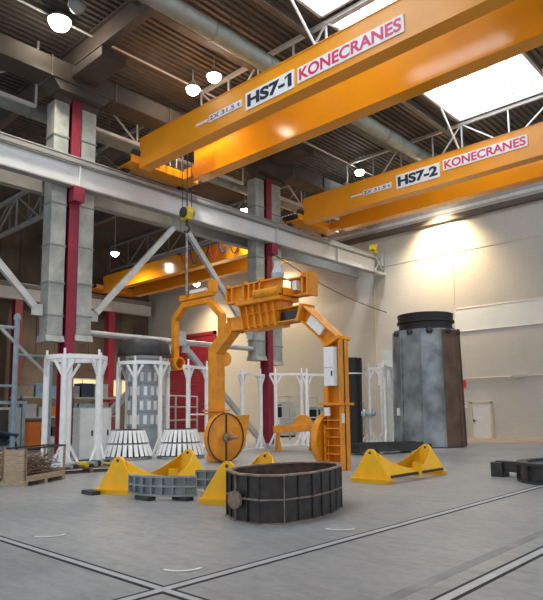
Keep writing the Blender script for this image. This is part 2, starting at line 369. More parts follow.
def truss(pts_top, pts_bot, label, name='roof_truss', r=.07, m='truss'):
    t = thing(name, pts_top[0], label, 'truss')
    pts_top = [(p[0], p[1], p[2] + .12) for p in pts_top] if name == 'roof_truss' else pts_top
    MB().bar(pts_top[0], pts_top[-1], .16, .16).build('top_chord', m, t)
    MB().bar(pts_bot[0], pts_bot[-1], .14, .14).build('bottom_chord', m, t)
    for i, (a, b) in enumerate(zip(pts_top, pts_bot)):
        MB().bar(a, b, r).build('post', m, t)
        if i + 1 < len(pts_top) and not (a[0] == -17.0):
            p, q = (a, pts_bot[i + 1]) if i % 2 == 0 else (b, pts_top[i + 1])
            MB().bar(p, q, r).build('diagonal', m, t)
    return t
xs = [-20.8, -18.9, -17.0, -15.0, -13.3, -10.8, -8.3, -5.8, -3.3, -.8, 1.7]
for y, lab in ((17.65, 'white lattice roof truss between the two skylights above the lettered cranes'), (29.4, 'white lattice roof truss at the far end of the skylights')):
    t = truss([(x, y, 16.72) for x in xs], [(x, y, 14.9) for x in xs], lab)
    for x in (-13.3, -8.3): MB().bar((x, y - 2.3, 16.95), (x, y, 14.95), .07).build('stay', 'white', t)
for y0, y1, lab in ((-.5, 10.5, 'steel lattice girder over the runway, left of the nearer column'), (13.1, 22.3, 'steel lattice girder over the runway between the two red columns'), (25, 34.2, 'steel lattice girder over the runway beyond the second column')):
    n = 5; ys = [y0 + (y1 - y0) * i / (n - 1) for i in range(n)]
    t = truss([(-22.75, y, 16.0) for y in ys], [(-22.75, y, 14.15) for y in ys], lab, 'lattice_girder')
    for y in (y0, y1): MB().box(-22.79, -22.71, y - .04, y + .04, 16.0, 16.99).build('hanger', 'truss', t)
xa = [-24.2 - 2.9 * i for i in range(9)]
for y, lab in ((8.0, 'aisle roof truss ahead of the nearer red column'), (17.65, 'aisle roof truss midway between the red columns'), (29.4, 'aisle roof truss near the end wall')):
    truss([(x, y, 16.72) for x in xa], [(x, y, 14.6) for x in xa], lab, m='truss_dark')
xb = [-22.5 - 2.4 * i for i in range(4)]
truss([(x, 11.9, 11.9) for x in xb], [(x, 11.9, 10.3) for x in xb], 'grey lattice bracket reaching into the aisle from the nearer red column', 'lattice_bracket', m='truss_dark')

# bracing between the columns
XB = -22.33
BR = [((XB, 12.98, 5.6), (XB, 17.5, 10.75), 'grey diagonal brace rising from the nearer column to the runway beam'),
      ((XB, 22.45, 5.6), (XB, 17.8, 10.75), 'grey diagonal brace rising from the column behind the gantry to the runway beam'),
      ((XB, 12.3, .2), (XB, 17.4, 4.85), 'low diagonal brace from the foot of the nearer column, behind the slatted drum'),
      ((XB, 23.1, .2), (XB, 17.9, 4.85), 'low diagonal brace sloping down behind the left leg of the gantry'),
      ((XB, 10.8, 5.6), (XB, 5.8, 10.75), 'diagonal brace at the left edge, outside the nearer column')]
for p, q, lab in BR:
    t = thing('diagonal_brace', p, lab, 'brace', 'wind braces between the columns')
    d = (Vector(q) - Vector(p)).normalized() * .35
    MB().bar(Vector(p) + d, Vector(q) - d, .2, .26).build('profile', 'brace', t, bevel=.015)
    for e in (Vector(p) + d * .5, Vector(q) - d * .5): MB().box(XB - .03, XB + .03, e.y - .22, e.y + .22, e.z - .22, e.z + .22).build('gusset_plate', 'brace', t)
for y0, y1, lab in ((12.95, 22.5, 'round grey strut running level between the two red columns'),):
    t = thing('level_strut', (XB, y0, 5), lab, 'strut'); MB().tube((XB, y0, 5.0), (XB, y1, 5.0), .13, 14).build('tube', 'brace', t, smooth=True)
    MB().box(XB - .16, XB + .16, (y0 + y1) / 2 - .2, (y0 + y1) / 2 + .2, 4.82, 5.5).build('node_plate', 'brace', t)
for y, lab in ((17.6, 'dark red far column of the aisle, first one right of the nearer column'), (21.0, 'dark red far column of the aisle, seen left of the nearer column'), (29.5, 'dark red far column of the aisle under the end of the small crane')):
    o = MB().box(-47.6, -47.0, y - .3, y + .3, 0, 10.8).build('steel_column', 'red', loc=(-47.3, y, 0)); tag(o, lab, 'column')

# ------------------------------------------------------------------ lamps
def lamp(x, y, z, lens, label, power, color, top=ZR, name='high_bay_lamp', group='high bay lamps under the roof', down=None, rl=.31, tilt=0):
    t = thing(name, (x, y, z), label, 'lamp', group)
    MB().lathe((x, y, z), [(rl + .02, .0), (rl + .02, .05), (rl * .8, .15), (.14, .24), (.14, .32), (.05, .34)], 20).build('housing', 'flange', t, smooth=True)
    MB().lathe((x, y, z), [(.01, -rl * .95), (rl * .35, -rl * .88), (rl * .68, -rl * .66), (rl * .9, -rl * .36), (rl, 0), (rl, .03)], 20).build('lens', lens, t, smooth=True)  # dome made oversized, so the glare around the lamp is in its shape
    MB().tube((x, y, z + .33), (x, y, top), .025, 6).build('hanger', 'truss', t)
    if power:
        l = bpy.data.lights.new('bulb', 'SPOT'); l.energy = power; l.color = color; l.shadow_soft_size = .25; l.spot_size = math.radians(104 if not down else down); l.spot_blend = 1.0
        o = bpy.data.objects.new('bulb', l); COL.objects.link(o); o.parent = t; o.location = (0, 0, -rl - .08)
        if tilt: o.rotation_euler = (math.radians(tilt), 0, 0)
    return t
WARM = (1.0, .87, .70); COOL = (.92, .97, 1.0); PW = 1700
lamp(-20.36, 10.2, 16.6, 'lens', 'glowing warm lamp nearest the viewer, above the nearer column', PW, WARM, rl=.42)
lamp(-19.8, 16.3, 16.1, 'lens', 'glowing warm lamp just over the left end of the nearer orange crane', PW, WARM)
lamp(-18.34, 16.27, 16.1, 'lenscool', 'glowing cool white lamp beside the warm one over the nearer crane', PW, COOL)
lamp(-20.55, 30.4, 16.6, 'lenscool', 'glowing lamp above the left end of the second orange crane', PW, COOL)
lamp(-19.1, 10.22, 16.6, 'lensoff', 'unlit grey lamp next to the nearest warm lamp', 0, WARM)
lamp(-27.2, 26.85, 14.85, 'lens', 'glowing lamp in the aisle seen just above the runway beam beside the second column', PW * 1.5, WARM, top=ZR, group='aisle lamps', down=165)
lamp(-39.71, 25.04, 14.0, 'lenscool', 'glowing lamp deep in the aisle above the small orange crane', PW * 2.2, WARM, top=ZR, group='aisle lamps', down=165)
lamp(-17.2, 33.1, 14.3, 'lens', 'lamp close to the end wall, hidden above the second crane and lighting the wall', 4200, (1.0, .74, .42), group='wall lamps', down=120, tilt=34)
lamp(-38.5, 32.2, 12.5, 'lens', 'lamp close to the end wall of the aisle, lighting the wall behind the hanging gripper', 2600, (1.0, .74, .42), group='wall lamps', down=140)
lamp(-30.5, 32.6, 13.9, 'lens', 'lamp close to the end wall of the aisle behind the small crane', 2600, (1.0, .74, .42), group='wall lamps', down=140)
o = MB().tube((-20.65, -5, 16.85), (-20.65, 34.3, 16.85), .045, 8).build('cable_conduit', 'white', loc=(-20.65, 14, 16.85)); tag(o, 'thin white conduit running along the roof past the warm lamps', 'conduit')
for y, lab in ((12.6, 'short white conduit branching off towards the duct'),):
    o = MB().tube((-20.65, y, 16.88), (-18.9, y, 16.88), .04, 8).build('branch_conduit', 'white', loc=(-20, y, 16.6)); tag(o, lab, 'conduit')

# ------------------------------------------------------------------ overhead cranes
def girder(t, x0, x1, y0, y1, z0, z1, m='orange'):
    w = MB().box(x0, x1, y0 + .03, y1 - .03, z0 + .03, z1 - .03).box(x0, x1, y0, y1, z0, z0 + .03).box(x0, x1, y0, y1, z1 - .03, z1)
    return w.build('girder', m, t)
def wheels(t, x, ys, z):
    for y in ys: MB().lathe((x - .1, y, z), [(.22, 0), (.26, .03), (.26, .05), (.22, .06), (.22, .2)], 18, 'x').build('wheel', 'dark', t, smooth=True)
def carriage(t, xa, xb, ya, yb, z):
    e = MB().box(xa, xb, ya, yb, z + .16, z + .52).build('end_carriage', 'orange', t, bevel=.02)
    MB().box(xa + .1, xb - .1, ya - .25, ya, z + .24, z + .44).build('buffer', 'black', e); MB().box(xa + .1, xb - .1, yb, yb + .25, z + .24, z + .44).build('buffer', 'black', e)
    MB().tube((xb - .1, ya + .1, z + .62), (xb - .1, ya + .75, z + .62), .17, 14).build('travel_motor', 'dark', e)
def crane(y, label, num, xs_, zs, xk, zk, xsm, zg=(12.1, 13.42), top2=13.56):
    t = thing('overhead_crane', (-21.0, y, 12.1), label, 'overhead crane')
    y2 = y + 2.4
    g = girder(t, -20.9, 3.0, y, y + .55, *zg, m='orange_dull')
    g2 = girder(t, -20.15, 3.0, y2, y2 + .6, zg[0], top2)
    carriage(t, -22.0, -20.88, y - .35, y2 + .9, 12.13)
    MB().box(-20.88, -20.15, y2 + .05, y2 + .55, 12.3, 12.75).build('girder_joint', 'orange', g2)
    wheels(t, -21.8, (y - .05, y2 + .6), 12.4)
    def plate(x0, x1, z0, z1): return MB().box(x0, x1, y - .012, y + .04, z0, z1).build('letter_plate', 'plate', g)
    p = plate(xs_[0], xs_[1], zs[0], zs[1]); h = zs[1] - zs[0]
    text(num, 'lettering', 'ink', p, xs_[0] + .1, xs_[1] - .1, zs[0] + h * .14, zs[1] - h * .14, y - .02, 0.045, flag=num.endswith('1'))
    p = plate(xk[0], xk[1], zk[0], zk[1]); h = zk[1] - zk[0]
    text('KONECRANES', 'lettering', 'logo', p, xk[0] + .08, xk[1] - .08, zk[0] + h * .13, zk[1] - h * .11, y - .02, .028)
    a, b, z = xsm
    p = plate(a + .75, b, z, z + .27)
    text('2X 31.5 t', 'lettering', 'violet', p, a + .8, b - .05, z + .05, z + .22, y - .02, .015)
    p = plate(a, a + .68, z + .08, z + .17)
    # hoist trolley between the girders, near the runway
    k = MB().box(-20.2, -18.6, y + .75, y2 - .1, 13.42, 13.62).build('hoist_trolley', 'orange', t)
    MB().tube((-20.0, y + 1.45, 13.9), (-18.8, y + 1.45, 13.9), .3, 18).build('rope_drum', 'dark', k); MB().box(-20.15, -19.95, y + 1.1, y + 1.8, 13.6, 14.25).box(-18.85, -18.65, y + 1.1, y + 1.8, 13.6, 14.25).build('drum_bearing', 'flange', k)
    for yy in (y + .3, y2 + .3): MB().box(-20.3, -18.5, yy - .06, yy + .06, 13.42, 13.5).build('trolley_rail', 'steel', k)
    hd = MB()
    for i in range(5): hd.box(-20.75, -20.7, y + .8 + i * .35, y + .85 + i * .35, 12.6, 13.5)
    hd.build('walkway_rail', 'truss', t)
    return t
crane(14.25, 'nearer orange overhead travelling crane lettered HS7-1', 'HS7-1', (-14.38, -12.1), (12.30, 12.95), (-11.95, -7.98), (12.36, 12.90), (-17.1, -14.6, 12.56))
crane(25.17, 'farther orange overhead travelling crane lettered HS7-2', 'HS7-2', (-14.88, -12.55), (12.5, 13.2), (-12.38, -8.5), (12.72, 13.24), (-17.6, -15.15, 12.68), (12.15, 13.56), 13.56)
# crane of the far aisle, with its cable festoon
t = thing('overhead_crane', (-46, 27.6, 12.1), 'small plain orange overhead crane in the far aisle behind the columns', 'overhead crane')
girder(t, -45.6, -24.3, 27.6, 28.2, 12.15, 13.5); girder(t, -45.2, -24.3, 30.5, 31.1, 12.1, 13.4)
carriage(t, -47.6, -45.5, 27.0, 31.6, 12.24); carriage(t, -24.4, -23.2, 27.0, 31.6, 12.24); wheels(t, -47.3, (27.4, 31.2), 12.5); wheels(t, -23.4, (27.4, 31.2), 12.5)
fr = MB().bar((-35, 27.35, 13.45), (-24.5, 27.35, 13.45), .06).box(-35, -34.9, 27.35, 27.65, 13.38, 13.5).box(-24.7, -24.6, 27.35, 27.65, 13.38, 13.5).build('festoon_rail', 'tblue', t)
for i in range(9):
    x = -34.5 + i * 1.05; pts = [(x + 1.05 * j / 8, 27.33, 13.42 - (.85 + .25 * (i % 2)) * (1 - ((j - 4) / 4) ** 2)) for j in range(9)]
    MB().path(pts, .045, 6).build('cable_loop', 'tblue' if i % 3 == 1 else ('logo' if i % 3 == 0 else 'black'), fr)

# ------------------------------------------------------------------ hook and hanging gripper
HX, HY = -19.42, 15.7
t = thing('crane_hook', (HX, HY, 10), 'yellow hook block with chain hanging on ropes from the nearer crane', 'hook')
for dx in (-.16, .16):
    for dy in (-.12, .12): MB().tube((HX + dx, HY + dy, 10.25), (HX + dx, HY + dy, 13.7), .018, 6).build('rope', 'dark', t)
bk = MB(); bk.prism([(HX - .2, 10.35), (HX + .2, 10.35), (HX + .28, 10.1), (HX + .2, 9.8), (HX - .2, 9.8), (HX - .28, 10.1)], 'y', HY - .16, HY + .16).build('hook_block', 'hook_y', t, bevel=.03)
for s in (-1, 1): MB().lathe((HX, HY + s * .2, 10.1), [(.22, -.04), (.22, .04)], 18, 'y').build('sheave', 'dark', t)
MB().tube((HX, HY, 9.8), (HX, HY, 9.55), .06, 8).path([(HX + .16 * math.sin(a), HY, 9.42 + .16 * math.cos(a)) for a in [i * PI / 6 for i in range(0, 9)]], .05, 8).build('hook', 'dark', t)
ch = MB()
for i in range(12):
    z = 9.2 - i * .23; o_ = (.05, .02) if i % 2 else (.02, .05)
    ch.box(HX - o_[0], HX + o_[0], HY - o_[1], HY + o_[1], z - .16, z + .12)
ch.build('chain', 'steel', t)
def arch_members(t, pts, w, d, m, name='arch_beam'):
    """box members along pts in the XZ plane; w across (Y), d in plane; joined with mitred ends"""
    n = len(pts); out = []
    dirs = [(Vector((pts[i + 1][0] - pts[i][0], pts[i + 1][1] - pts[i][1]))).normalized() for i in range(n - 1)]
    nor = [Vector((-a.y, a.x)) for a in dirs]
    off = []
    for i in range(n):
        if i == 0: off.append(nor[0])
        elif i == n - 1: off.append(nor[-1])
        else:
            b = (nor[i - 1] + nor[i]).normalized(); off.append(b / max(.3, b.dot(nor[i])))
    return dirs, nor, off
GX, GY = -18.9, 15.9
t = thing('hanging_gripper', (GX, GY, 3.9), 'smaller orange arch-shaped gripper hanging from the crane hook, behind the gantry', 'lifting gripper')
pts = [(-20.4, 3.85), (-20.4, 5.65), (-19.75, 6.2), (-18.2, 6.2), (-17.45, 5.5), (-17.45, 3.7)]
dirs, nor, off = arch_members(t, pts, .4, .34, 'gorange')
for i in range(5):
    a, b = Vector(pts[i]), Vector(pts[i + 1]); h = .12
    q = [a + off[i] * h, b + off[i + 1] * h, b - off[i + 1] * h, a - off[i] * h]
    MB().prism([tuple(v) for v in q], 'y', GY - .13, GY + .13).build(('leg', 'shoulder', 'crossbeam', 'shoulder', 'leg')[i], 'gorange', t, bevel=.012)
for x, s in ((-20.4, 1), (-17.45, -1)): MB().lathe((x - .25 * s, GY, 3.75), [(.1, 0), (.28, 0), (.28, .6 * s), (.21, .6 * s), (.19, .2 * s), (.01, .2 * s)], 18, 'x').build('gripping_pad', 'gorange', t, smooth=True)
MB().box(-20.0, -17.9, GY - .12, GY + .12, 6.37, 6.6).box(-18.15, -17.85, GY - .14, GY + .14, 6.5, 7.0).build('lifting_bar', 'gorange', t, bevel=.01)
MB().box(-19.3, -18.3, GY - .14, GY + .14, 6.6, 6.74).build('white_strip', 'white', t)

# ------------------------------------------------------------------ arch gantry (turning clamp)
GY = 14.3
t = thing('arch_gantry', (-13.2, GY, 0), 'large orange arch-shaped clamping gantry standing in the middle of the hall', 'gantry')
pts = [(-15.98, .9), (-15.98, 3.85), (-15.0, 4.68), (-11.85, 4.74), (-10.66, 3.72), (-10.66, 0.0)]
dirs, nor, off = arch_members(t, pts, .4, .42, 'gorange')
names = ('leg', 'shoulder', 'crossbeam', 'shoulder', 'leg')
for i in range(5):
    a, b = Vector(pts[i]), Vector(pts[i + 1]); h = .22 if i < 4 else .24
    def quad(h0, h1): return [tuple(v) for v in (a + off[i] * h1, b + off[i + 1] * h1, b + off[i + 1] * h0, a + off[i] * h0)]
    if i < 2:                                                # closed box
        MB().prism(quad(-h, h), 'y', GY - .21, GY + .21).build(names[i], 'gorange', t, bevel=.02)
    elif i == 2:                                             # closed on the left, open web on the right
        mm = MB().prism(quad(h - .03, h), 'y', GY - .3, GY + .3).prism(quad(-h, -h + .03), 'y', GY - .3, GY + .3).prism(quad(-h, h), 'y', GY - .02, GY + .2)
        mm.box(-15.0, -14.35, GY - .27, GY, 4.48, 4.91).build(names[i], 'gorange', t)
    else:
        MB().prism(quad(h - .035, h), 'y', GY - .23, GY + .23).prism(quad(-h, -h + .035), 'y', GY - .23, GY + .23).prism(quad(-h, h), 'y', GY - .02, GY + .03).build(names[i], 'gorange', t)
# gusset plates at the corners
for (x, z), w2 in (((-11.85, 4.74), .05), ((-10.66, 3.72), .05), ((-15.0, 4.68), .03)):
    i = [j for j, p in enumerate(pts) if p == (x, z)][0]; o2 = off[i]; c = Vector((x, z)); p2 = Vector((-o2.y, o2.x)).normalized() * w2
    q = [c + o2 * .26 + p2, c + o2 * .26 - p2, c - o2 * .26 - p2, c - o2 * .26 + p2]
    MB().prism([tuple(v) for v in q], 'y', GY - .32, GY + .32).build('corner_plate', 'gorange', t)
# dark sheet standing for a dark opening, and pale panels, in the open arch
MB().box(-12.85, -11.95, GY - .10, GY - .02, 4.56, 4.86).build('dark_panel', 'dark_fill', t)['label'] = 'dark panel standing for an opening'
a, b = Vector(pts[3]), Vector(pts[4]); dd = (b - a).normalized(); nn = Vector((-dd.y, dd.x)); a1 = a + dd * .35; b1 = b - dd * .55
MB().prism([tuple(v) for v in (a1 + nn * .16, b1 + nn * .16, b1 - nn * .16, a1 - nn * .16)], 'y', GY - .16, GY - .02).build('cover_panel', 'white', t)['label'] = 'white cover panel'
c_ = MB().box(-10.84, -10.5, GY - .42, GY - .16, 2.42, 3.55).build('control_cabinet', 'white', t, bevel=.015); c_['label'] = 'white control cabinet'
MB().box(-10.83, -10.51, GY - .435, GY - .42, 2.95, 2.97).build('door_gap', 'cabin', c_); MB().box(-10.56, -10.53, GY - .45, GY - .42, 2.7, 2.85).build('latch', 'black', c_)
# block with slanting ribs under the trolley
MB().prism([(-14.35, 4.4), (-12.85, 4.44), (-12.7, 5.22), (-14.45, 5.22)], 'y', GY - .22, GY + .42).build('clamp_block', 'gorange', t)
for i in range(6):
    x = -14.3 + i * .3; MB().prism([(x, 4.42), (x + .05, 4.42), (x - .10, 5.2), (x - .15, 5.2)], 'y', GY - .36, GY - .2).build('rib', 'gorange', t)
# trolley beams above
MB().box(-14.5, -12.5, GY - .5, GY + .5, 5.22, 5.36).build('deck_plate', 'gorange', t, bevel=.02)
MB().box(-14.95, -12.5, GY - .35, GY - .29, 5.36, 5.92).box(-14.95, -12.5, GY - .5, GY - .1, 5.36, 5.41).box(-14.95, -12.5, GY - .5, GY - .1, 5.88, 5.93).build('trolley_beam', 'gorange', t)
for i, x in enumerate((-14.93, -14.65, -14.1, -13.85, -13.6, -13.35)):
    MB().box(x - .03, x + .03, GY - .5, GY - .3, 5.41, 6.02 if i in (0, 2, 5) else 5.88).build('stiffener', 'gorange', t)
MB().box(-12.7, -11.8, GY + .30, GY + .36, 5.36, 5.95).box(-12.7, -11.8, GY + .1, GY + .5, 5.36, 5.41).box(-12.7, -11.8, GY + .1, GY + .5, 5.93, 5.98).box(-12.6, -12.4, GY - .3, GY + .3, 5.36, 5.6).build('trolley_beam', 'gorange', t)
MB().box(-11.84, -11.76, GY + .05, GY + .55, 5.33, 6.08).box(-12.08, -12.02, GY + .1, GY + .4, 5.4, 6.1).build('end_plate', 'gorange', t)
MB().box(-12.42, -12.24, GY + .05, GY + .3, 5.55, 5.85).build('junction_box', 'white', t)
MB().tube((-13.6, GY - .45, 5.5), (-12.5, GY - .45, 5.5), .15, 14).build('hydraulic_cylinder', 'gorange', t)
mo = MB().lathe((-12.9, GY - .1, 5.36), [(.22, 0), (.22, .22), (.15, .24), (.15, .55), (.19, .57), (.19, .85), (.12, .98), (.12, 1.2), (.04, 1.22)], 18).build('drive_motor', 'cabin', t, smooth=True); mo['label'] = 'grey upright drive motor'
MB().lathe((-12.9, GY - .1, 5.94), [(.20, 0), (.20, .22)], 18).build('motor_fan_cover', 'blue', mo)
# left foot: collar, pedestal and round clamping disc facing the middle
MB().box(-16.32, -15.64, GY - .34, GY + .34, 1.72, 1.79).box(-16.28, -15.68, GY - .3, GY + .3, 1.62, 1.68).build('leg_collar', 'gorange', t)
MB().prism([(-16.3, .0), (-15.62, .0), (-15.66, .12), (-15.74, .4), (-15.74, 1.6), (-16.2, 1.6), (-16.2, .4), (-16.3, .12)], 'y', GY - .2, GY + .24).build('pedestal', 'gorange', t, bevel=.03)
def disc(cx, s, cz=.84, R=.82):
    dk = MB().lathe((cx, GY - .12, cz), [(R - .05, 0), (R, .02 * s), (R, .2 * s), (R - .05, .22 * s)], 40, 'x').build('clamping_disc', 'gorange', t, smooth=True)
    MB().lathe((cx, GY - .12, cz), [(R - .02, .215 * s), (R + .012, .215 * s), (R + .012, .25 * s), (R - .02, .25 * s)], 40, 'x', close=True).build('rim_strip', 'dark', dk)
    MB().lathe((cx, GY - .12, cz), [(.16, .2 * s), (.16, .3 * s), (.09, .32 * s), (.09, .5 * s)], 16, 'x').build('hub', 'edge', dk)
    for a_ in (PI / 2, PI * 1.5):
        MB().bar((cx + .235 * s, GY - .12 + .15 * math.cos(a_), cz + .15 * math.sin(a_)), (cx + .235 * s, GY - .12 + (R - .05) * math.cos(a_), cz + (R - .05) * math.sin(a_)), .05, .05).build('spoke', 'dark', dk)
    return dk
dk = disc(-15.58, 1)
MB().tube((-15.4, GY - .12, .84), (-14.75, GY - .12, .84), .05, 10).build('spindle', 'edge', dk)
MB().prism([(GY + .1, 1.56), (GY + 1.08, 1.60), (GY + .82, .45), (GY + .4, .1)], 'x', -15.6, -15.4).build('disc_wing', 'gorange', dk, bevel=.01)
# right foot: half disc carried on a shelved box beside the leg
hd_ = [(GY - .3 + .0, 0.05)] 
poly = [(GY + .22 + .82 * math.cos(a_), .85 + .82 * math.sin(a_)) for a_ in [PI * .5 + PI * i / 24 for i in range(25)]]
dk2 = MB().prism(poly, 'x', -11.2, -11.06).build('clamping_disc', 'gorange', t)
rs_ = MB()
for i in range(24):
    a_, b_ = PI * .5 + PI * i / 24, PI * .5 + PI * (i + 1) / 24
    vs = [(x_, GY + .22 + q_ * math.cos(c_), .85 + q_ * math.sin(c_)) for x_ in (-11.22, -11.0) for q_, c_ in ((.80, a_), (.84, a_), (.84, b_), (.80, b_))]
    rs_.add(vs, [(0, 1, 2, 3), (7, 6, 5, 4), (0, 4, 5, 1), (1, 5, 6, 2), (2, 6, 7, 3), (3, 7, 4, 0)])
rs_.build('rim_strip', 'gorange', dk2)
MB().box(-11.0, -10.78, GY + .05, GY + .1, 0.02, 1.75).box(-10.98, -10.93, GY - .3, GY + .05, 0.02, 1.3).build('foot_back_plate', 'gorange', t)
for i in range(6): MB().box(-11.0, -10.45, GY - .30, GY - .03, .22 + i * .24, .25 + i * .24).build('foot_shelf', 'gorange', t)
MB().box(-11.1, -10.3, GY - .38, GY + .3, 1.86, 1.93).build('leg_collar', 'gorange', t)
MB().box(-11.05, -10.85, GY - .2, GY + .15, 1.93, 2.4).box(-11.02, -10.96, GY - .26, GY + .15, 1.5, 1.86).build('leg_bracket', 'gorange', t)
MB().box(-10.9, -10.72, GY - .36, GY - .3, 1.56, 1.8).build('warning_tag', 'plate', t)
MB().box(-10.43, -10.415, GY - .18, GY - .02, 1.35, 1.62).build('warning_tag', 'plate', t)

# ------------------------------------------------------------------ black oblong mould (tub)
R_out = [(-7.56, 6.98), (-7.05, 6.70), (-6.55, 6.72), (-6.28, 7.0), (-6.2, 7.6), (-6.30, 8.2), (-6.52, 8.8), (-6.85, 9.2), (-7.25, 9.32), (-7.62, 9.1), (-7.85, 8.6), (-7.92, 8.0), (-7.82, 7.4)]
cxm = sum(p[0] for p in R_out) / len(R_out); cym = sum(p[1] for p in R_out) / len(R_out)
def scaled(f): return [(cxm + (x - cxm) * f, cym + (y - cym) * f) for x, y in R_out]
def ring_wall(mb, f0, f1, z0, z1):
    A, B = scaled(f0), scaled(f1); n = len(A)
    vs = [(x, y, z) for P_, z in ((A, z0), (A, z1), (B, z1), (B, z0)) for x, y in P_]
    fs = []
    for i in range(4):
        j = (i + 1) % 4
        for k_ in range(n): fs.append((i * n + k_, i * n + (k_ + 1) % n, j * n + (k_ + 1) % n, j * n + k_))
    mb.add(vs, fs); return mb
t = thing('oblong_mould', (cxm, cym, 0), 'black oblong ribbed steel mould standing open on the floor in front of the gantry', 'mould')
ring_wall(MB(), .975, .95, .0, .715).build('shell', 'tub', t)
ring_wall(MB(), .95, .945, .01, .71).build('lining', 'tubin', t)
ring_wall(MB(), 1.01, .92, .715, .74).build('top_flange', 'edge', t); ring_wall(MB(), 1.0, .97, .35, .375).build('middle_flange', 'edge', t)
ring_wall(MB(), 1.015, .96, 0.0, .02).build('bottom_flange', 'edge', t)
P1, P0 = scaled(1.0), scaled(.97); n = len(P1)
for k_ in range(n):
    for f_ in (0.0, .5):
        if f_ and k_ in (2,): continue
        a = Vector(P1[k_]).lerp(Vector(P1[(k_ + 1) % n]), f_); b = Vector(P0[k_]).lerp(Vector(P0[(k_ + 1) % n]), f_)
        MB().bar((b.x, b.y, .36), (a.x, a.y, .36), .016, .70).build('rib', 'edge' if k_ in (1, 3) and not f_ else 'tub', t)
MB().lathe((-7.0, 6.67, .34), [(.14, 0), (.14, -.05), (.05, -.055)], 22, 'y').build('round_cover', 'edge', t)['label'] = 'rust-brown round cover plate'
MB().tube((-7.0, 6.66, .34), (-7.0, 6.85, .34), .06, 10).build('cover_stub', 'tub', t)

# ------------------------------------------------------------------ yellow cradles (three alike)
def cradle(loc, label):
    t = thing('yellow_cradle', loc, label, 'cradle', 'yellow saddle cradles on the floor')
    x, y, z = loc; L = 1.34; W = .5
    for s in (-1, 1):
        yy = y + s * (L - .02)
        e = MB().prism([(x - W, .10), (x + W, .10), (x + W * .98, .16), (x + .12, .72), (x + .06, .78), (x - .06, .78), (x - .12, .72), (x - W * .98, .16)], 'y', yy - .05, yy + .05).build('end_plate', 'yellow', t, bevel=.008)
        MB().tube((x, yy - .055, .70), (x, yy + .055, .70), .035, 12).build('lifting_eye', 'dark', e)
        MB().box(x - W - .05, x + W + .05, yy - .14, yy + .14, .07, .11).build('foot_plate', 'yellow', t)
        MB().box(x - W, x + W, yy - .12, yy + .12, 0, .07).build('foot_beam', 'yellow', t)
    for s in (-1, 1):                      # side plates with the hollow saddle curve between the ends
        top = [(y - L + .03 + (2 * L - .06) * i / 16, (.27 + .44 * abs((i - 8) / 8) ** 2.0)) for i in range(17)]
        poly = [(y - L + .03, .12)] + top + [(y + L - .03, .12)]
        def xs_at(z_): return x + s * (W * .98 - (W - .13) * max(0, z_ - .16) / .62)
        vs = []
        for dx in (0, -.02 * s):
            for yy, zz in poly: vs.append((xs_at(zz) + dx, yy, zz))
        m_ = len(poly)
        MB().add(vs, [(k_, (k_ + 1) % m_, m_ + (k_ + 1) % m_, m_ + k_) for k_ in range(m_)] + [tuple(range(m_ - 1, -1, -1)), tuple(range(m_, 2 * m_))]).build('side_plate', 'yellow', t)
        MB().box(x + s * (W + .0) - .03, x + s * (W + .0) + .03, y - L + .1, y + L - .1, .13, .19).build('side_rail', 'dark', t)
    MB().box(x + .37, x + .56, y - .06, y + .06, .08, .42).build('middle_post', 'yellow', t)
    MB().box(x - .36, x + .36, y - .04, y + .04, .1, .26).build('cross_plate', 'yellow', t)
    return t
c0 = cradle((-8.22, 13.6, 0), 'yellow steel cradle right of the gantry, the one standing alone by its right leg')
dup(c0, (-9.05, 8.99, 0), math.radians(28), 'yellow steel cradle half hidden behind the black oblong mould')
dup(c0, (-11.68, 8.6, 0), math.radians(17), 'yellow steel cradle on the left, behind the grey ribbed mould segment')

# ------------------------------------------------------------------ grey ribbed mould segments
def segment(cx, cy, R, a0, a1, z0, z1, label, n=8):
    mid = (a0 + a1) / 2
    t = thing('ribbed_mould_segment', (cx + R * math.cos(mid), cy + R * math.sin(mid), z0), label, 'mould segment', 'grey mould segments')
    def arc(mb, r0, r1, za, zb, N=16):
        A = [a0 + (a1 - a0) * i / N for i in range(N + 1)]
        vs = [(cx + r * math.cos(a), cy + r * math.sin(a), z) for r, z in ((r0, za), (r1, za), (r1, zb), (r0, zb)) for a in A]; m_ = N + 1; fs = []
        for i in range(4):
            j = (i + 1) % 4
            for k_ in range(N): fs.append((i * m_ + k_, i * m_ + k_ + 1, j * m_ + k_ + 1, j * m_ + k_))
        fs += [(0, m_, 2 * m_, 3 * m_), (N, 2 * m_ - 1, 3 * m_ - 1, 4 * m_ - 1)]
        return mb.add(vs, fs)
    arc(MB(), R - .03, R, z0, z1).build('shell', 'mould', t)
    for i, z in enumerate((z0, (z0 + z1) / 2 - .02, z1 - .04)): arc(MB(), R, R + .085, z, z + .04).build('flange', 'mould', t)
    for i in range(n + 1):
        a = a0 + (a1 - a0) * i / n
        MB().bar((cx + R * math.cos(a), cy + R * math.sin(a), (z0 + z1) / 2), (cx + (R + .075) * math.cos(a), cy + (R + .075) * math.sin(a), (z0 + z1) / 2), .03, z1 - z0 - .02).build('rib', 'mould', t)
    return t
segment(-10.45, 8.6, 1.38, math.radians(261), math.radians(325), .08, .47, 'curved grey ribbed mould segment resting on blocks in front of the left cradle', 7)
segment(-10.6, 9.5, .95, math.radians(292), math.radians(352), .08, .47, 'shorter curved grey ribbed mould segment behind the larger one', 5)
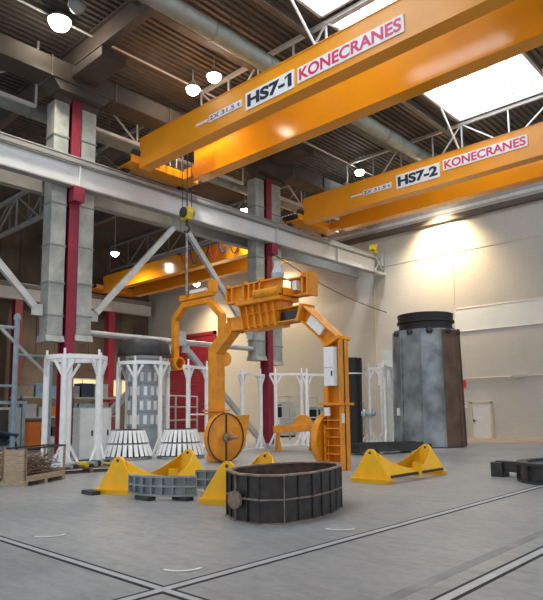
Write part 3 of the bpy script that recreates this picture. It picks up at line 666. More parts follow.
for x, y, lab in ((-10.15, 7.2, 'dark wooden block under the grey ribbed mould segment'), (-9.55, 7.66, 'dark wooden block under the right end of the grey ribbed segment'), (-11.75, 6.95, 'dark wooden block at the foot of the left cradle'), (-9.95, 8.85, 'dark wooden block under the shorter grey segment')):
    o = MB().box(x - .22, x + .22, y - .1, y + .1, 0, .08).build('wooden_block', 'dark', loc=(x, y, 0), bevel=.008); tag(o, lab, 'block', 'timber blocks on the floor')

# ------------------------------------------------------------------ tower mould
TX, TY = -14.12, 26.08; n = 10
a0 = math.radians(-73)
t = thing('tower_mould', (TX, TY, 0), 'tall blue-grey many-sided steel tower mould with black collar by the end wall', 'tower mould')
def rad(z): return 1.62 - .10 * z / 5.4
for k_ in range(n):
    aa, bb = a0 + 2 * PI * k_ / n, a0 + 2 * PI * (k_ + 1) / n; vs = []
    for rr, z in ((rad(.05), .05), (rad(5.35), 5.35)):
        for a_ in (aa, bb): vs.append((TX + rr * math.cos(a_), TY + rr * math.sin(a_), z))
    for rr, z in ((rad(.05) - .08, .05), (rad(5.35) - .08, 5.35)):
        for a_ in (aa, bb): vs.append((TX + rr * math.cos(a_), TY + rr * math.sin(a_), z))
    rusty = (k_ in (1, 2))
    p = MB().add(vs, [(0, 1, 3, 2), (5, 4, 6, 7), (0, 4, 5, 1), (2, 3, 7, 6), (0, 2, 6, 4), (1, 5, 7, 3)]).build('rusty_panel' if rusty else 'panel', 'rust' if rusty else 'tower', t)
    if rusty: p['label'] = 'rust-brown side panel'
    ce = (rad(.05), rad(5.35))
    MB().bar((TX + ce[0] * math.cos(aa), TY + ce[0] * math.sin(aa), .05), (TX + ce[1] * math.cos(aa), TY + ce[1] * math.sin(aa), 5.35), .09, .09).build('corner_seam', 'rust' if k_ in (2, 3) else 'tower', t)
MB().lathe((TX, TY, 5.35), [(1.55, 0), (1.55, .06), (1.2, .08)], n, a0=a0).build('shoulder', 'tower', t)
MB().lathe((TX, TY, 5.41), [(1.33, 0), (1.33, .10), (1.25, .12), (1.25, .36), (1.35, .38), (1.35, .48), (1.28, .50), (1.32, .80), (1.24, .82), (1.22, .3)], 32).build('collar', 'black', t, smooth=True)['label'] = 'black ring collar'
for a_ in range(10):
    b_ = a0 + 2 * PI * (a_ + .5) / n; MB().lathe((TX + 1.46 * math.cos(b_), TY + 1.46 * math.sin(b_), 5.30), [(.12, -.12), (.16, 0), (.12, .14)], 8).build('lug', 'dark', t)
MB().lathe((TX, TY, 0), [(1.66, 0), (1.66, .05), (1.5, .06)], n, a0=a0).build('base_flange', 'dark', t)
fa = a0 + 2 * PI * (-1.45) / n
pl = Vector((math.cos(fa), math.sin(fa))); c_ = Vector((TX, TY)) + pl * (rad(1.6) * .955); tn = Vector((-pl.y, pl.x)) * .14
MB().prism([tuple(c_ + tn), tuple(c_ - tn), tuple(c_ - tn + pl * .05), tuple(c_ + tn + pl * .05)], 'z', 1.45, 1.8).build('paper_notice', 'plate', t)

# black drum mould behind the right leg of the gantry
bx, by = -18.1, 25.6
t = thing('drum_mould', (bx, by, 0), 'narrow black drum mould standing behind the right leg of the gantry', 'mould')
MB().lathe((bx, by, 0), [(.46, 0), (.46, .1), (.42, .12), (.46, 3.55), (.5, 3.56)], 20).build('body', 'black', t, smooth=True)
MB().lathe((bx, by, 3.56), [(.52, 0), (.52, .06)], 20).build('pale_flange', 'white', t); MB().lathe((bx, by, 3.62), [(.48, 0), (.48, .75), (.42, .8), (.3, .8)], 20).build('lid', 'black', t)

# ------------------------------------------------------------------ white stands
def rotbox(c, ang):
    ca_, sa_ = math.cos(ang), math.sin(ang)
    def f(mb, x0, x1, y0, y1, z0, z1):
        vs = [(c[0] + x * ca_ - y * sa_, c[1] + x * sa_ + y * ca_, z) for x in (x0, x1) for y in (y0, y1) for z in (z0, z1)]
        return mb.add(vs, [(0, 1, 3, 2), (4, 6, 7, 5), (0, 4, 5, 1), (2, 3, 7, 6), (0, 2, 6, 4), (1, 5, 7, 3)])
    return f
def post(mb_name, t, x, y, h, r=.095, yfork=True, dirv=(1, 0), spread=.32, base=.35):
    p = MB().tube((x, y, .05), (x, y, h), r, 10).build('post', 'white', t, smooth=True)
    dx, dy = dirv
    if yfork:
        for s in (-1, 1): MB().bar((x, y, h - .65), (x + s * dx * spread, y + s * dy * spread, h - .08), .085).build('fork_arm', 'white', p)
    MB().tube((x, y, h), (x, y, h + .28), .04, 8).build('top_pin', 'white', p)
    for s in (-1, 1): MB().bar((x, y, .75), (x + s * dx * base, y + s * dy * base, .06), .08).build('foot_strut', 'white', p)
    MB().box(x - .14, x + .14, y - .14, y + .14, 0, .05).build('foot_plate', 'white', p)
def ring_stand(cx, cy, r, h, label, n=6, a0=0.2):
    t = thing('white_ring_stand', (cx, cy, 0), label, 'stand', 'white ring stands')
    MB().lathe((cx, cy, h - .1), [(r - .07, 0), (r + .07, 0), (r + .07, .14), (r - .07, .14)], 36, close=True).build('top_ring', 'white', t)
    MB().lathe((cx, cy, .0), [(r - .08, 0), (r + .08, 0), (r + .08, .08), (r - .08, .08)], 36, close=True).build('base_ring', 'white', t)
    for k_ in range(n):
        a_ = a0 + 2 * PI * k_ / n
        post('post', t, cx + r * math.cos(a_), cy + r * math.sin(a_), h - .05, dirv=(-math.sin(a_), math.cos(a_)))
    return t
ring_stand(-18.35, 10.2, .93, 3.55, 'white tubular ring stand leftmost in the row, beside the grey cabinet panels', 5, .35)
ring_stand(-20.95, 14.7, 1.02, 3.75, 'white tubular ring stand around the black-lidded slotted drum', 6, .1)
# slotted drum in the second stand
cx, cy = -20.95, 14.7
t = thing('slotted_drum', (cx, cy, 0), 'grey drum with rows of white slots and a wide black lid, inside a white stand', 'drum')
MB().lathe((cx, cy, 0), [(.62, .0), (.62, 3.98)], 28).build('body', 'drum', t, smooth=True)
MB().lathe((cx, cy, 4.02), [(1.06, 0), (1.10, .1), (1.02, .5), (.88, .66), (.3, .72)], 28).build('lid', 'dark', t, smooth=True)['label'] = 'wide black lid'
MB().lathe((cx, cy, 3.93), [(.75, 0), (.75, .1)], 28).build('lid_seat', 'white', t)
for j in range(4):
    for k_ in range(13):
        a_ = 2 * PI * (k_ + .5 * (j % 2)) / 13
        if math.cos(a_ - math.atan2(-cy, -cx)) < -.1: continue
        px, py = cx + .63 * math.cos(a_), cy + .63 * math.sin(a_); tx, ty = -math.sin(a_) * .07, math.cos(a_) * .07; ox, oy = math.cos(a_) * .02, math.sin(a_) * .02
        z = 1.25 + j * .58
        MB().prism([(px + tx - ox, py + ty - oy), (px - tx - ox, py - ty - oy), (px - tx + ox, py - ty + oy), (px + tx + ox, py + ty + oy)], 'z', z, z + .36).build('slot_cover', 'white', t)
for j in range(4): MB().lathe((cx, cy, 1.12 + j * .58), [(.62, 0), (.635, .01), (.635, .04), (.62, .05)], 28).build('hoop', 'mould', t)

def slat_cone(cx, cy, label):
    t = thing('slatted_cone', (cx, cy, 0), label, 'slatted cone', 'slatted white cones')
    MB().lathe((cx, cy, .1), [(.80, 0), (.80, .06), (.50, 1.0), (.44, 1.0), (.72, .06), (.72, 0)], 24).build('core', 'dark', t)
    MB().lathe((cx, cy, 0), [(.88, 0), (.88, .1), (.7, .1)], 24).build('base_ring', 'steel', t)
    for j, (z0, z1, r0, r1) in enumerate(((.14, .56, .90, .74), (.62, 1.06, .74, .58))):
        sl = MB(); N = 26
        for k_ in range(N):
            a_ = 2 * PI * k_ / N; w_ = .072 if j == 0 else .060
            tx, ty = -math.sin(a_) * w_, math.cos(a_) * w_; c1, s1 = math.cos(a_), math.sin(a_); vs = []
            for r_, z in ((r0, z0), (r1, z1)):
                for o_ in (0, .035): vs += [(cx + (r_ + o_) * c1 + tx, cy + (r_ + o_) * s1 + ty, z), (cx + (r_ + o_) * c1 - tx, cy + (r_ + o_) * s1 - ty, z)]
            sl.add(vs, [(0, 1, 3, 2), (4, 6, 7, 5), (0, 4, 5, 1), (2, 3, 7, 6), (0, 2, 6, 4), (1, 5, 7, 3)])
        sl.build('slat_row', 'white', t)
        MB().lathe((cx, cy, z1 - .02), [(r1 - .04, 0), (r1 + .01, 0), (r1 + .01, .05), (r1 - .04, .05)], 24, close=True).build('hoop', 'mould', t)
    return t
slat_cone(-19.45, 13.0, 'cone of white slats in two tiers at the foot of the slotted drum')
slat_cone(-18.32, 14.58, 'cone of white slats in two tiers, the right one of the pair')

def pair_stand(p, q, h, label, name='white_frame_stand', extra=False):
    cx, cy = (p[0] + q[0]) / 2, (p[1] + q[1]) / 2
    t = thing(name, (cx, cy, 0), label, 'stand', 'white frame stands')
    d = (Vector(q) - Vector(p)).normalized()
    for e in (p, q): post('post', t, e[0], e[1], h, dirv=(d.x, d.y), spread=.3)
    MB().bar((p[0] - d.x * .3, p[1] - d.y * .3, h - .04), (q[0] + d.x * .3, q[1] + d.y * .3, h - .04), .12, .12).build('top_rail', 'white', t)
    MB().bar((p[0], p[1], .03), (q[0], q[1], .03), .14, .06).build('base_rail', 'white', t)
    if extra: MB().bar((p[0], p[1], h * .45), (q[0], q[1], h * .45), .06, .06).build('middle_rail', 'white', t)
    return t
pair_stand((-19.2, 15.65), (-19.5, 16.9), 3.6, 'white frame stand just left of the gantry left leg', extra=True)
pair_stand((-19.5, 19.0), (-19.8, 20.5), 3.45, 'white frame stand just right of the gantry left leg')
pair_stand((-20.4, 22.2), (-19.7, 23.4), 3.6, 'white frame stand in front of the red column behind the gantry')
pair_stand((-19.2, 23.2), (-18.7, 24.6), 3.55, 'white frame stand half hidden by the gantry right leg')
pair_stand((-17.6, 26.3), (-16.95, 26.5), 3.9, 'white frame stand right of the black drum mould')
t = pair_stand((-16.9, 27.4), (-16.2, 25.6), 3.9, 'white frame stand close to the left side of the tower mould')
for i, (x, y, w_, h, lab) in enumerate(((-17.3, 27.2, .2, 3.6, 'narrow tall pale board standing upright by the black drum'), (-17.1, 27.85, .45, 4.9, 'wide tall white board standing upright close beside the tower mould'))):
    rb4 = rotbox((x, y), math.radians(33)); m_ = rb4(MB(), -w_, w_, .04, .09, 0, h); rb4(m_, -w_, -w_ + .04, 0, .04, 0, h); rb4(m_, w_ - .04, w_, 0, .04, 0, h)
    o = m_.build('upright_board', 'white', loc=(x, y, 0)); tag(o, lab, 'board', 'pale boards by the tower mould')
cp = thing('pipe_coupler', (-17.35, 25.6, 1.55), 'blue-grey pipe coupler held beside the black drum mould', 'pipe coupler')
MB().tube((-17.55, 25.5, 1.55), (-16.9, 25.75, 1.55), .13, 12).build('body', 'blue', cp); MB().tube((-17.45, 25.53, 1.55), (-17.35, 25.57, 1.55), .24, 14).build('flange', 'cabin', cp); MB().tube((-17.15, 25.65, 1.55), (-17.05, 25.69, 1.55), .24, 14).build('flange', 'cabin', cp); MB().tube((-17.25, 25.61, 0), (-17.25, 25.61, 1.5), .05, 8).build('support', 'cabin', cp)

# ------------------------------------------------------------------ left clutter
t = thing('panel_cabinet', (-19.6, 11.7, 0), 'pale grey double-door panel cabinet behind the leftmost ring stand', 'cabinet')
MB().box(-20.2, -19.75, 11.15, 12.45, .06, 1.9).build('body', 'cabin', t, bevel=.01)
for y in (11.17, 11.815): d = MB().box(-19.75, -19.72, y, y + .615, .1, 1.87).build('door', 'sheet', t); MB().box(-19.72, -19.69, y + .45, y + .5, .9, 1.1).build('handle', 'black', d)
MB().box(-20.15, -19.8, 11.2, 12.4, 0, .06).build('plinth', 'dark', t)

def pallet(x, y, z, rot, label, name='wooden_pallet', m='wood', grp=None, L=1.2, W=.8):
    t = thing(name, (0, 0, 0), label, 'pallet', grp)
    for i in range(5): MB().box(-L / 2, L / 2, -W / 2 + i * (W - .12) / 4, -W / 2 + .12 + i * (W - .12) / 4, .12, .145).build('deck_board', m, t)
    for a_ in (-L / 2, -.05, L / 2 - .1):
        for b_ in (-W / 2, -.06, W / 2 - .12): MB().box(a_, a_ + .1, b_, b_ + .12, .022, .12).build('block', m, t)
    for b_ in (-W / 2, -.06, W / 2 - .12): MB().box(-L / 2, L / 2, b_, b_ + .12, 0, .022).build('runner', m, t)
    t.location = (x, y, z); t.rotation_euler = (0, 0, rot); t['_w'] = (x, y, z); return t
ca = math.radians(42)
# crate with rods; local frame rotated so its long side faces the viewer
cc = (-14.87, 7.22); ang = math.radians(120)
rb = rotbox(cc, ang); LX, LY = .85, .32
t = thing('wooden_crate', (cc[0], cc[1], 0), 'open wooden crate with a plywood end, full of thin rusty rods', 'crate')
m_ = MB()
for a_ in (-LX, -.05, LX - .12): rb(m_, a_, a_ + .12, -LY, LY, 0, .1)
m_.build('runner', 'wood', t); rb(MB(), -LX, LX, -LY, LY, .1, .13).build('bottom', 'wood', t)
rb(MB(), -LX, -LX + .03, -LY, LY, .13, .86).build('end_panel', 'wood', t); rb(MB(), LX - .03, LX, -LY, LY, .13, .30).build('end_panel', 'wood', t)
m_ = MB(); rb(m_, -LX, LX, LY - .025, LY, .13, .5); m_.build('back_board', 'wood', t); rb(MB(), -LX, LX, -LY, -LY + .02, .13, .24).build('front_board', 'wood', t)
for a_ in (-LX, LX - .05):
    for b_ in (-LY, LY - .05): rb(MB(), a_, a_ + .05, b_, b_ + .05, .13, .9).build('corner_post', 'wood', t)
m_ = MB(); rb(m_, -LX, LX, -LY, -LY + .03, .86, .90); rb(m_, -LX, LX, LY - .03, LY, .86, .90); rb(m_, LX - .03, LX, -LY, LY, .86, .9); m_.build('top_rail', 'dark', t)
rods = MB(); ca_, sa_ = math.cos(ang), math.sin(ang)
def wl(x, y, z): return (cc[0] + x * ca_ - y * sa_, cc[1] + x * sa_ + y * ca_, z)
for i in range(230):
    z0 = random.uniform(.16, .66); x0 = random.uniform(-.78, .35); y0 = random.uniform(-.27, .27); a_ = random.uniform(-.5, .5); L = random.uniform(.3, .5)
    x1, y1 = x0 + L * math.cos(a_), max(-.28, min(.28, y0 + L * math.sin(a_))); z1 = max(.15, min(.75, z0 + random.uniform(-.22, .22)))
    zm = max(.15, (z0 + z1) / 2 + random.uniform(-.06, .06)); lim = lambda v: max(-.79, min(.80, v))
    rods.path([wl(lim(x0), y0, z0), wl(lim((x0 + x1) / 2), (y0 + y1) / 2, zm), wl(lim(x1), y1, z1)], .009, 5)
o = rods.build('steel_rods', 'rod', loc=(cc[0], cc[1], .14)); tag(o, 'tangle of thin rusty steel rods lying in the wooden crate', 'rods', kind='stuff')
for i in range(3): pallet(-15.75, 6.15, i * .3 if i else 0, ang, ('lowest pale pallet of the stack at the left edge', 'middle pale pallet of the stack at the left edge', 'topmost pale pallet of the stack at the left edge')[i], m='pale', grp='stacked pallets at the left edge')
for i in range(2):
    for s_ in (-.45, .0, .45):
        rb2 = rotbox((-15.75, 6.15), ang); o = rb2(MB(), s_ - .06, s_ + .06, -.38, .38, .145 + i * .3, .30 + i * .3).build('timber_spacer', 'wood', loc=(-15.75, 6.15, .145 + i * .3)); tag(o, 'timber spacer between the pale pallets stacked at the left edge', 'timber', 'spacers between the stacked pallets')
pallet(-16.35, 9.55, 0, math.radians(75), 'dark pallet loaded with small steel parts in front of the leftmost ring stand', m='rod', L=1.75)
for i in range(10):
    x, y = -16.35 + random.uniform(-.28, .28), 9.55 + (i - 4.5) * .16; r_ = random.uniform(.05, .09)
    o = MB().tube((x - .16, y, .145 + r_), (x + .16, y + .05, .145 + r_), r_, 10).build('pipe_fitting', ('steel', 'dark', 'cabin', 'hook_y', 'dark')[i % 5], loc=(x, y, .145))
    tag(o, '%s pipe fitting, %s from the near end of the dark pallet' % (('pale steel', 'dark', 'grey', 'yellow', 'blackish')[i % 5], ('first', 'second', 'third', 'fourth', 'fifth', 'sixth', 'seventh', 'eighth', 'ninth', 'last')[i]), 'fitting', 'fittings on the dark pallet')

# blue bench frame with hoses, orange box, rack
bx, by = -26.6, 11.0
t = thing('steel_bench', (bx, by, 0), 'blue-grey steel test bench with grey panels at the left edge', 'bench')
for x, y in ((bx - .6, by - 1.6), (bx + .6, by - 1.6), (bx - .6, by + 1.0), (bx + .6, by + 1.0)): MB().box(x - .06, x + .06, y - .06, y + .06, 0, 2.15).build('leg', 'blue', t)
MB().box(bx - .7, bx + .7, by - 1.75, by + 1.1, 2.15, 2.27).build('top_frame', 'blue', t)
MB().box(bx + .55, bx + .59, by - 1.5, by + .9, .3, 2.0).build('side_panel', 'cabin', t)
MB().box(bx + .59, bx + .62, by - .35, by + .35, .4, 1.9).build('grey_door', 'plenum', t); MB().box(bx - .65, bx + .65, by - 1.6, by + 1.0, .2, .28).build('shelf', 'blue', t)
t = thing('pipe_portal', (bx + 1.2, by, 0), 'tall pale blue pipe portal with a slanting stay, standing at the left edge', 'portal frame')
px = bx + 1.0
for y in (11.38, 7.6): MB().tube((px, y, 0), (px, y, 5.75), .11, 12).build('upright', 'blue', t, smooth=True); MB().lathe((px, y, 5.75), [(.15, 0), (.15, .2), (.05, .3)], 12).build('cap', 'blue', t)
MB().bar((px, 10.6, 5.42), (px, 12.95, 3.3), .12).build('slanting_stay', 'cabin', t); MB().tube((px, 11.4, 4.25), (px, 13.0, 4.25), .06, 10).tube((px, 13.0, 0), (px, 13.0, 4.3), .07, 10).build('crossbar', 'blue', t)
MB().tube((px, 7.6, 5.4), (px, 11.38, 5.4), .08, 10).build('crossbar', 'blue', t); MB().tube((px, 7.6, 2.9), (px, 11.38, 2.9), .06, 10).build('crossbar', 'blue', t)
for j in range(5):
    o = MB().path([(bx + .9 + .25 * math.sin(i * .5 + j), by - 1.2 + i * .22, .55 + .09 * j + .08 * math.sin(i * .9 + j)) for i in range(9)], .06, 7)
    if j == 0: hs = MB()
    hs.v, hs.f = (hs.v, hs.f); hs.add(o.v, o.f)
hs = hs.path([(bx + 1.1, by - 1.2, 0.06), (bx + 1.0, by - 1.0, .55)], .06, 7).path([(bx + 1.1, by + .6, 0.06), (bx + 1.0, by + .5, .55)], .06, 7)
o = hs.build('hose_heap', 'navy', loc=(bx + .9, by, 0)); tag(o, 'heap of dark blue hoses in front of the blue-grey bench', 'hoses', kind='stuff')
t = thing('tool_locker', (-28.3, 13.6, 0), 'bright orange locker under a dark shelf beside the blue bench', 'locker')
MB().box(-28.7, -28.0, 13.2, 14.0, .1, 1.35).build('body', 'obox', t, bevel=.02); MB().box(-28.72, -27.98, 13.15, 14.05, 1.35, 1.42).build('top', 'dark', t); MB().box(-28.6, -28.1, 13.3, 13.9, 0, .1).build('plinth', 'dark', t); MB().box(-28.0, -27.96, 13.8, 13.85, .6, .9).build('handle', 'black', t)
t = thing('storage_rack', (-30, 17, 0), 'dark storage rack with grey shelves behind the leftmost ring stand', 'rack')
for x in (-30.6, -29.6):
    for y in (13.5, 16.3, 19.1): MB().box(x - .05, x + .05, y - .05, y + .05, 0, 2.6).build('upright', 'navy', t)
for z in (.5, 1.5, 2.5): MB().box(-30.65, -29.55, 13.4, 19.2, z, z + .08).build('shelf', 'cabin', t)
random.seed(3); pal = ['cabin', 'dark', 'wood', 'navy', 'obox', 'mould', 'blue', 'tubin']
nm = {'cabin': 'light grey', 'dark': 'dark steel', 'wood': 'brown', 'navy': 'navy', 'obox': 'orange', 'mould': 'blue-grey', 'blue': 'pale blue', 'tubin': 'rusty'}
for j, z in enumerate((.58, 1.58, 2.58)):
    y = 13.6; nb = 0
    while y < 18.4:
        nb += 1
        w_ = random.uniform(.5, .95); c = random.choice(pal); h = random.uniform(.3, .75)
        o = MB().box(-30.4, -29.6, y, y + w_, z, z + h).box(-30.42, -29.58, y - .02, y + w_ + .02, z + h, z + h + .04).box(-29.6, -29.57, y + w_ * .3, y + w_ * .7, z + h * .5, z + h * .6).build('storage_bin', c, loc=(-30, y + w_ / 2, z))
        tag(o, '%s storage bin, %s from the near end of the %s rack shelf' % (nm[c], ('first', 'second', 'third', 'fourth', 'fifth', 'sixth', 'seventh', 'eighth')[nb - 1], ('lowest', 'middle', 'top')[j]), 'bin', 'bins on the dark rack'); y += w_ + .12
# things hanging on the left posts of the first stand
for i, (x, y, z, m2, lab) in enumerate(((-17.22, 9.70, 1.6, 'white', 'white work glove bundle hanging on the leftmost ring stand'), (-17.32, 9.45, 1.2, 'dark', 'dark tool pouch hanging on the leftmost ring stand'))): pass

# machines and rails between the stands and the end wall
for x, y, w_, d_, h, m2, lab in ((-27.5, 30.5, 1.6, 1.2, 2.4, 'cabin', 'grey machine cabinet between the stands at the back of the aisle'),
                                 (-25.0, 31.5, 1.4, 1.2, 2.0, 'blue', 'pale blue machine cabinet left of the gantry right leg at the back'),
                                 (-23.2, 32.6, 1.3, 1.0, 2.3, 'mould', 'blue-grey machine cabinet near the end wall behind the gantry')):
    t = thing('machine_cabinet', (x, y, 0), lab, 'machine', 'machine cabinets at the back')
    MB().box(x - w_ / 2, x + w_ / 2, y - d_ / 2, y + d_ / 2, .1, h).build('body', m2, t, bevel=.03); MB().box(x - w_ * .35, x + w_ * .35, y - d_ / 2 - .02, y - d_ / 2, h * .55, h * .9).build('window', 'dark_fill', t)
    MB().box(x - w_ * .45, x + w_ * .45, y - d_ * .45, y + d_ * .45, 0, .1).build('plinth', 'black', t); MB().box(x + .1, x + .4, y - d_ / 2 - .05, y - d_ / 2, h * .35, h * .5).build('control_panel', 'white', t)
def guard(p, q, label):
    t = thing('guard_rail', (p[0], p[1], 0), label, 'guard rail', 'grey guard rails'); n = 5; p, q = Vector(p), Vector(q)
    for i in range(n): c = p.lerp(q, i / (n - 1)); MB().tube((c.x, c.y, 0), (c.x, c.y, 2.6), .05, 8).build('post', 'cabin', t)
    for z in (.6, 1.3, 2.0, 2.58): MB().tube((p.x, p.y, z), (q.x, q.y, z), .04, 8).build('rail', 'cabin', t)
guard((-25.2, 18.2), (-26.2, 22.0), 'grey pipe guard rail behind the left leg of the gantry')
guard((-24.6, 25.4), (-23.6, 29.5), 'grey pipe guard rail behind the orange sawhorse')

# shelf of dark boxes at gantry left
# ------------------------------------------------------------------ orange sawhorse with half disc
sx, sy = -16.95, 19.65
t = thing('orange_trestle', (sx, sy, 0), 'low orange steel trestle carrying a half-round plate, seen through the gantry', 'trestle')
MB().bar((sx - .55, sy - .75, .95), (sx + .45, sy + .85, 1.0), .3, .30).build('beam', 'gorange', t, bevel=.01)
for p in ((sx - .45, sy - .6), (sx + .35, sy + .7)):
    for dx, dy in ((-.22, .12), (.22, -.12)): MB().bar((p[0], p[1], .9), (p[0] + dx, p[1] + dy, .0), .09).build('leg', 'gorange', t)
    MB().bar((p[0] - .18, p[1] + .1, .3), (p[0] + .18, p[1] - .1, .3), .05).build('stretcher', 'gorange', t)
hp = [(.42 * math.cos(a_), .42 * math.sin(a_)) for a_ in [PI * i / 14 for i in range(15)]]
ux, uy = .53, .85; vs = []
for s_ in (-.06, .06):
    for a_, z in hp: vs.append((sx + .15 + a_ * ux + s_ * uy, sy + .35 + a_ * uy - s_ * ux, 1.12 + z))
n_ = len(hp); MB().add(vs, [(k_, (k_ + 1) % n_, n_ + (k_ + 1) % n_, n_ + k_) for k_ in range(n_)] + [tuple(range(n_ - 1, -1, -1)), tuple(range(n_, 2 * n_))]).build('half_disc', 'gorange', t)

# dark flat steel strips on the floor before the tower
for i, (x, y, L, ang_, lab) in enumerate(((-13.2, 21.2, 3.6, 70, 'long dark steel strip lying on the floor before the tower mould'), (-14.4, 22.8, 3.2, 62, 'dark steel strip lying on the floor just beside the tower mould foot'), (-14.6, 20.2, 2.6, 75, 'dark steel strip lying on the floor right of the gantry'))):
    rb3 = rotbox((x, y), math.radians(ang_)); t = thing('steel_strip', (x, y, 0), lab, 'steel strip', 'dark steel strips on the floor')
    rb3(MB(), -L / 2, L / 2, -.35, .35, .09, .15).build('plate', 'dark', t); m_ = rb3(MB(), -L / 2, L / 2, -.33, -.29, .15, .33); rb3(m_, -L / 2, L / 2, .29, .33, .15, .33).build('edge_flange', 'dark', t)
    for s_ in (-.8, .8): rb3(MB(), s_ - .08, s_ + .08, -.4, .4, 0, .09).build('bearer', 'wood', t)

# ------------------------------------------------------------------ dark ring mould at the right
rx, ry = -4.55, 15.55
t = thing('ring_mould', (rx, ry, 0), 'low dark oval ring mould with a short tail, lying at the right edge', 'mould')
def oval(mb, k0, k1, z0, z1, N=36):
    A = [2 * PI * i / N for i in range(N)]; ang_ = math.radians(60); ca_, sa_ = math.cos(ang_), math.sin(ang_)
    def pt(k_, a_): x, y = 1.45 * k_ * math.cos(a_), 1.15 * k_ * math.sin(a_); return rx + x * ca_ - y * sa_, ry + x * sa_ + y * ca_
    vs = [pt(k_, a_) + (z,) for k_, z in ((k0, z0), (k0, z1), (k1, z1), (k1, z0)) for a_ in A]; fs = []
    for i in range(4):
        j = (i + 1) % 4
        for k_ in range(N): fs.append((i * N + k_, i * N + (k_ + 1) % N, j * N + (k_ + 1) % N, j * N + k_))
    return mb.add(vs, fs)
oval(MB(), 1.0, .93, .06, .42).build('wall', 'navy' if False else 'dark', t, smooth=False); oval(MB(), 1.05, .88, .40, .46).build('top_flange', 'dark', t); oval(MB(), 1.05, .9, 0, .06).build('bottom_flange', 'dark', t)
oval(MB(), .93, .91, .08, .39).build('lining', 'mould', t)
for a_ in range(12):
    an = 2 * PI * a_ / 12; ang_ = math.radians(60); pts_ = []
    for k_ in (.99, 1.05):
        x, y = 1.45 * k_ * math.cos(an), 1.15 * k_ * math.sin(an); pts_.append((rx + x * math.cos(ang_) - y * math.sin(ang_), ry + x * math.sin(ang_) + y * math.cos(ang_), .23))
    MB().bar(pts_[0], pts_[1], .03, .36).build('rib', 'dark', t)
MB().bar((rx - 1.0, ry - .25, .26), (rx - 1.95, ry - .05, .26), .24, .26).build('tail_bar', 'dark', t, bevel=.01)
MB().box(rx - 2.05, rx - 1.75, ry - .3, ry + .15, 0.0, .36).build('tail_block', 'dark', t, bevel=.01)

# ------------------------------------------------------------------ floor rails, joint and covers
def rail(p, q, w, label, lift=0.0):
    t = thing('floor_rail', (p[0], p[1], 0), label, 'floor rail', 'rails sunk in the floor'); p, q = Vector(p), Vector(q); d = (q - p).normalized(); nrm = Vector((-d.y, d.x, 0))
    for s in (-1, 1): MB().bar(p + nrm * s * w + Vector((0, 0, .002 + lift)), q + nrm * s * w + Vector((0, 0, .002 + lift)), .042, .004).build('groove', 'groove', t)
    MB().bar(p + Vector((0, 0, .003 + lift)), q + Vector((0, 0, .003 + lift)), 2 * w - .042, .006).build('rail_head', 'railtop', t)
    return t
rail((-4.93, -2, 0), (-4.93, 34.3, 0), .07, 'steel rail strip running away along the hall past the black mould')
rail((-2.75, -2, 0), (-2.75, 34.3, 0), .07, 'steel rail strip running away along the hall at the lower right corner')
rail((-20.5, 3.72, 0), (-2.9, 3.72, 0), .06, 'steel rail strip crossing the lower left corner of the floor', .0015)
o = MB().box(-3.2, -3.06, -2, 34.3, 0, .003).build('floor_joint', 'strip', loc=(-3.13, 10, 0)); tag(o, 'faint dark filled joint in the floor between the two long rails', 'floor joint')
for x, y, lab in ((-8.38, 4.33, 'round floor cover with a white rim left of the crossing rails'), (-5.5, 4.42, 'round floor cover with a white rim next to the rail crossing'), (-5.5, 7.35, 'round floor cover with a white rim right of the black mould')):
    t = thing('floor_cover', (x, y, 0), lab, 'floor cover', 'round floor covers'); MB().lathe((x, y, 0), [(.25, 0), (.25, .006)], 32).build('lid', 'cover', t)
    a0_ = math.atan2(-y, -x)
    for i in range(16):
        a_, b_ = a0_ - 1.0 + i * .125, a0_ - 1.0 + (i + 1) * .125
        if i == 0: rm = MB()
        rm.add([(x + r_ * math.cos(c), y + r_ * math.sin(c), z) for z in (.004, .009) for r_, c in ((.215, a_), (.262, a_), (.262, b_), (.215, b_))], [(0, 1, 2, 3), (4, 5, 6, 7), (0, 1, 5, 4), (2, 3, 7, 6)])
    rm.build('white_edge', 'plate', t)

# ------------------------------------------------------------------ things on the end wall
o = MB().tube((-16.2, YW - .06, 3.53), (3.5, YW - .06, 3.58), .035, 8).build('wall_conduit', 'cabin', loc=(-14, YW - .06, 3.5)); tag(o, 'thin grey conduit running along the end wall above the door', 'conduit')
t = thing('wall_lamp', (-12.95, YW - .1, 3.58), 'small grey lamp box on the conduit right of the door', 'lamp'); MB().box(-13.35, -12.55, YW - .2, YW - .03, 3.5, 3.68).build('case', 'cabin', t, bevel=.02); MB().box(-13.25, -12.65, YW - .17, YW - .06, 3.46, 3.5).build('diffuser', 'plate', t)
t = thing('fire_sign', (-16.42, YW - .05, 3.2), 'red square fire extinguisher sign on the wall beside the tower mould', 'sign'); MB().box(-16.66, -16.18, YW - .03, YW, 3.0, 3.46).build('board', 'signred', t)
MB().lathe((-16.44, YW - .04, 3.12), [(.06, 0), (.06, .01)], 12, 'y').box(-16.48, -16.40, YW - .04, YW - .03, 3.1, 3.3).box(-16.46, -16.36, YW - .04, YW - .03, 3.3, 3.34).box(-16.38, -16.35, YW - .04, YW - .03, 3.18, 3.34).build('symbol', 'plate', t)
t = thing('notice_board', (-16.2, YW - .04, 1.95), 'small pale notice below the red sign', 'sign'); MB().box(-16.55, -16.2, YW - .03, YW, 1.8, 2.1).build('board', 'plate', t); MB().box(-16.5, -16.25, YW - .035, YW - .03, 2.0, 2.06).build('red_heading', 'signred', t)
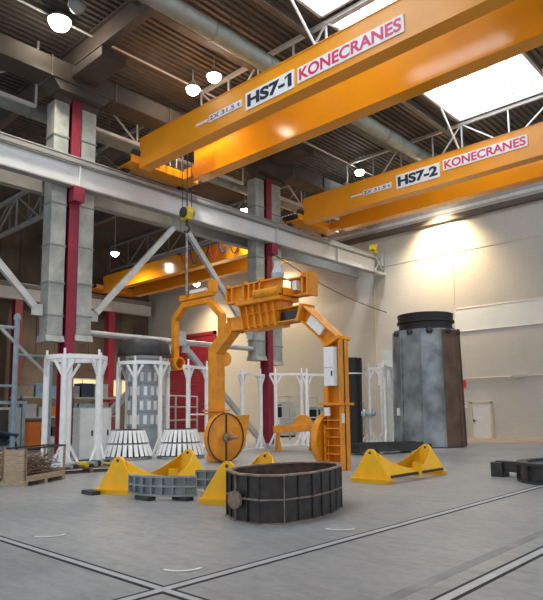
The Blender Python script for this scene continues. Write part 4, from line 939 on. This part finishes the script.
t = thing('fire_extinguisher', (-16.35, 34.2, 0), 'small dark red fire extinguisher standing on the floor left of the door', 'extinguisher'); MB().lathe((-16.35, 34.25, 0), [(.1, 0), (.1, .5), (.05, .6), (.04, .68)], 14).build('bottle', 'extred', t, smooth=True); MB().box(-16.4, -16.2, 34.2, 34.28, .66, .72).build('handle', 'black', t)
pts_ = [(-21.6 + 0 * i, 23.0 + 11.4 * i / 12, 10.2 - 2.0 * i / 12 - .35 * math.sin(PI * i / 12)) for i in range(13)]
o = MB().path([(-21.45 + .0 * i, p[1], p[2]) for i, p in enumerate(pts_)], .025, 6).build('hanging_cable', 'black', loc=(-21.45, 28, 9)); tag(o, 'thin black cable slung from the column behind the gantry to the end wall', 'cable')

# ------------------------------------------------------------------ world, camera, view
wd = bpy.data.worlds.new('world'); S.world = wd; wd.use_nodes = True
bg = wd.node_tree.nodes['Background']; bg.inputs['Color'].default_value = (0.93, 0.96, 1.0, 1); bg.inputs['Strength'].default_value = 0.75

yaw, pitch, roll = (math.radians(a) for a in (42.913, 7.108, -0.629))
f0 = Vector((-math.sin(yaw), math.cos(yaw), 0)); r0 = Vector((math.cos(yaw), math.sin(yaw), 0)); u0 = Vector((0, 0, 1))
f = f0 * math.cos(pitch) + u0 * math.sin(pitch); u = -f0 * math.sin(pitch) + u0 * math.cos(pitch)
r = r0 * math.cos(roll) + u * math.sin(roll); u = u * math.cos(roll) - r0 * math.sin(roll)
cam = bpy.data.cameras.new('camera'); co = bpy.data.objects.new('camera', cam); COL.objects.link(co)
mw = Matrix((r, u, -f)).transposed().to_4x4(); mw.translation = Vector((0, 0, 1.7)); co.matrix_world = mw
cam.sensor_fit = 'HORIZONTAL'; cam.sensor_width = 36; cam.lens = 601.98 / 543 * 36; cam.shift_y = 36.5 / 543; cam.clip_end = 300; cam.clip_start = .05
S.camera = co
for o in bpy.data.objects:
    if '_w' in o: del o['_w']
vs_ = S.view_settings; S.display_settings.display_device = 'sRGB'; vs_.view_transform = 'Standard'; vs_.look = 'None'; vs_.gamma = 1.0; vs_.use_curve_mapping = False; vs_.exposure = 0.3
S.cycles.max_bounces = 6; S.cycles.diffuse_bounces = 4; S.cycles.use_denoising = True; S.cycles.sample_clamp_indirect = 6
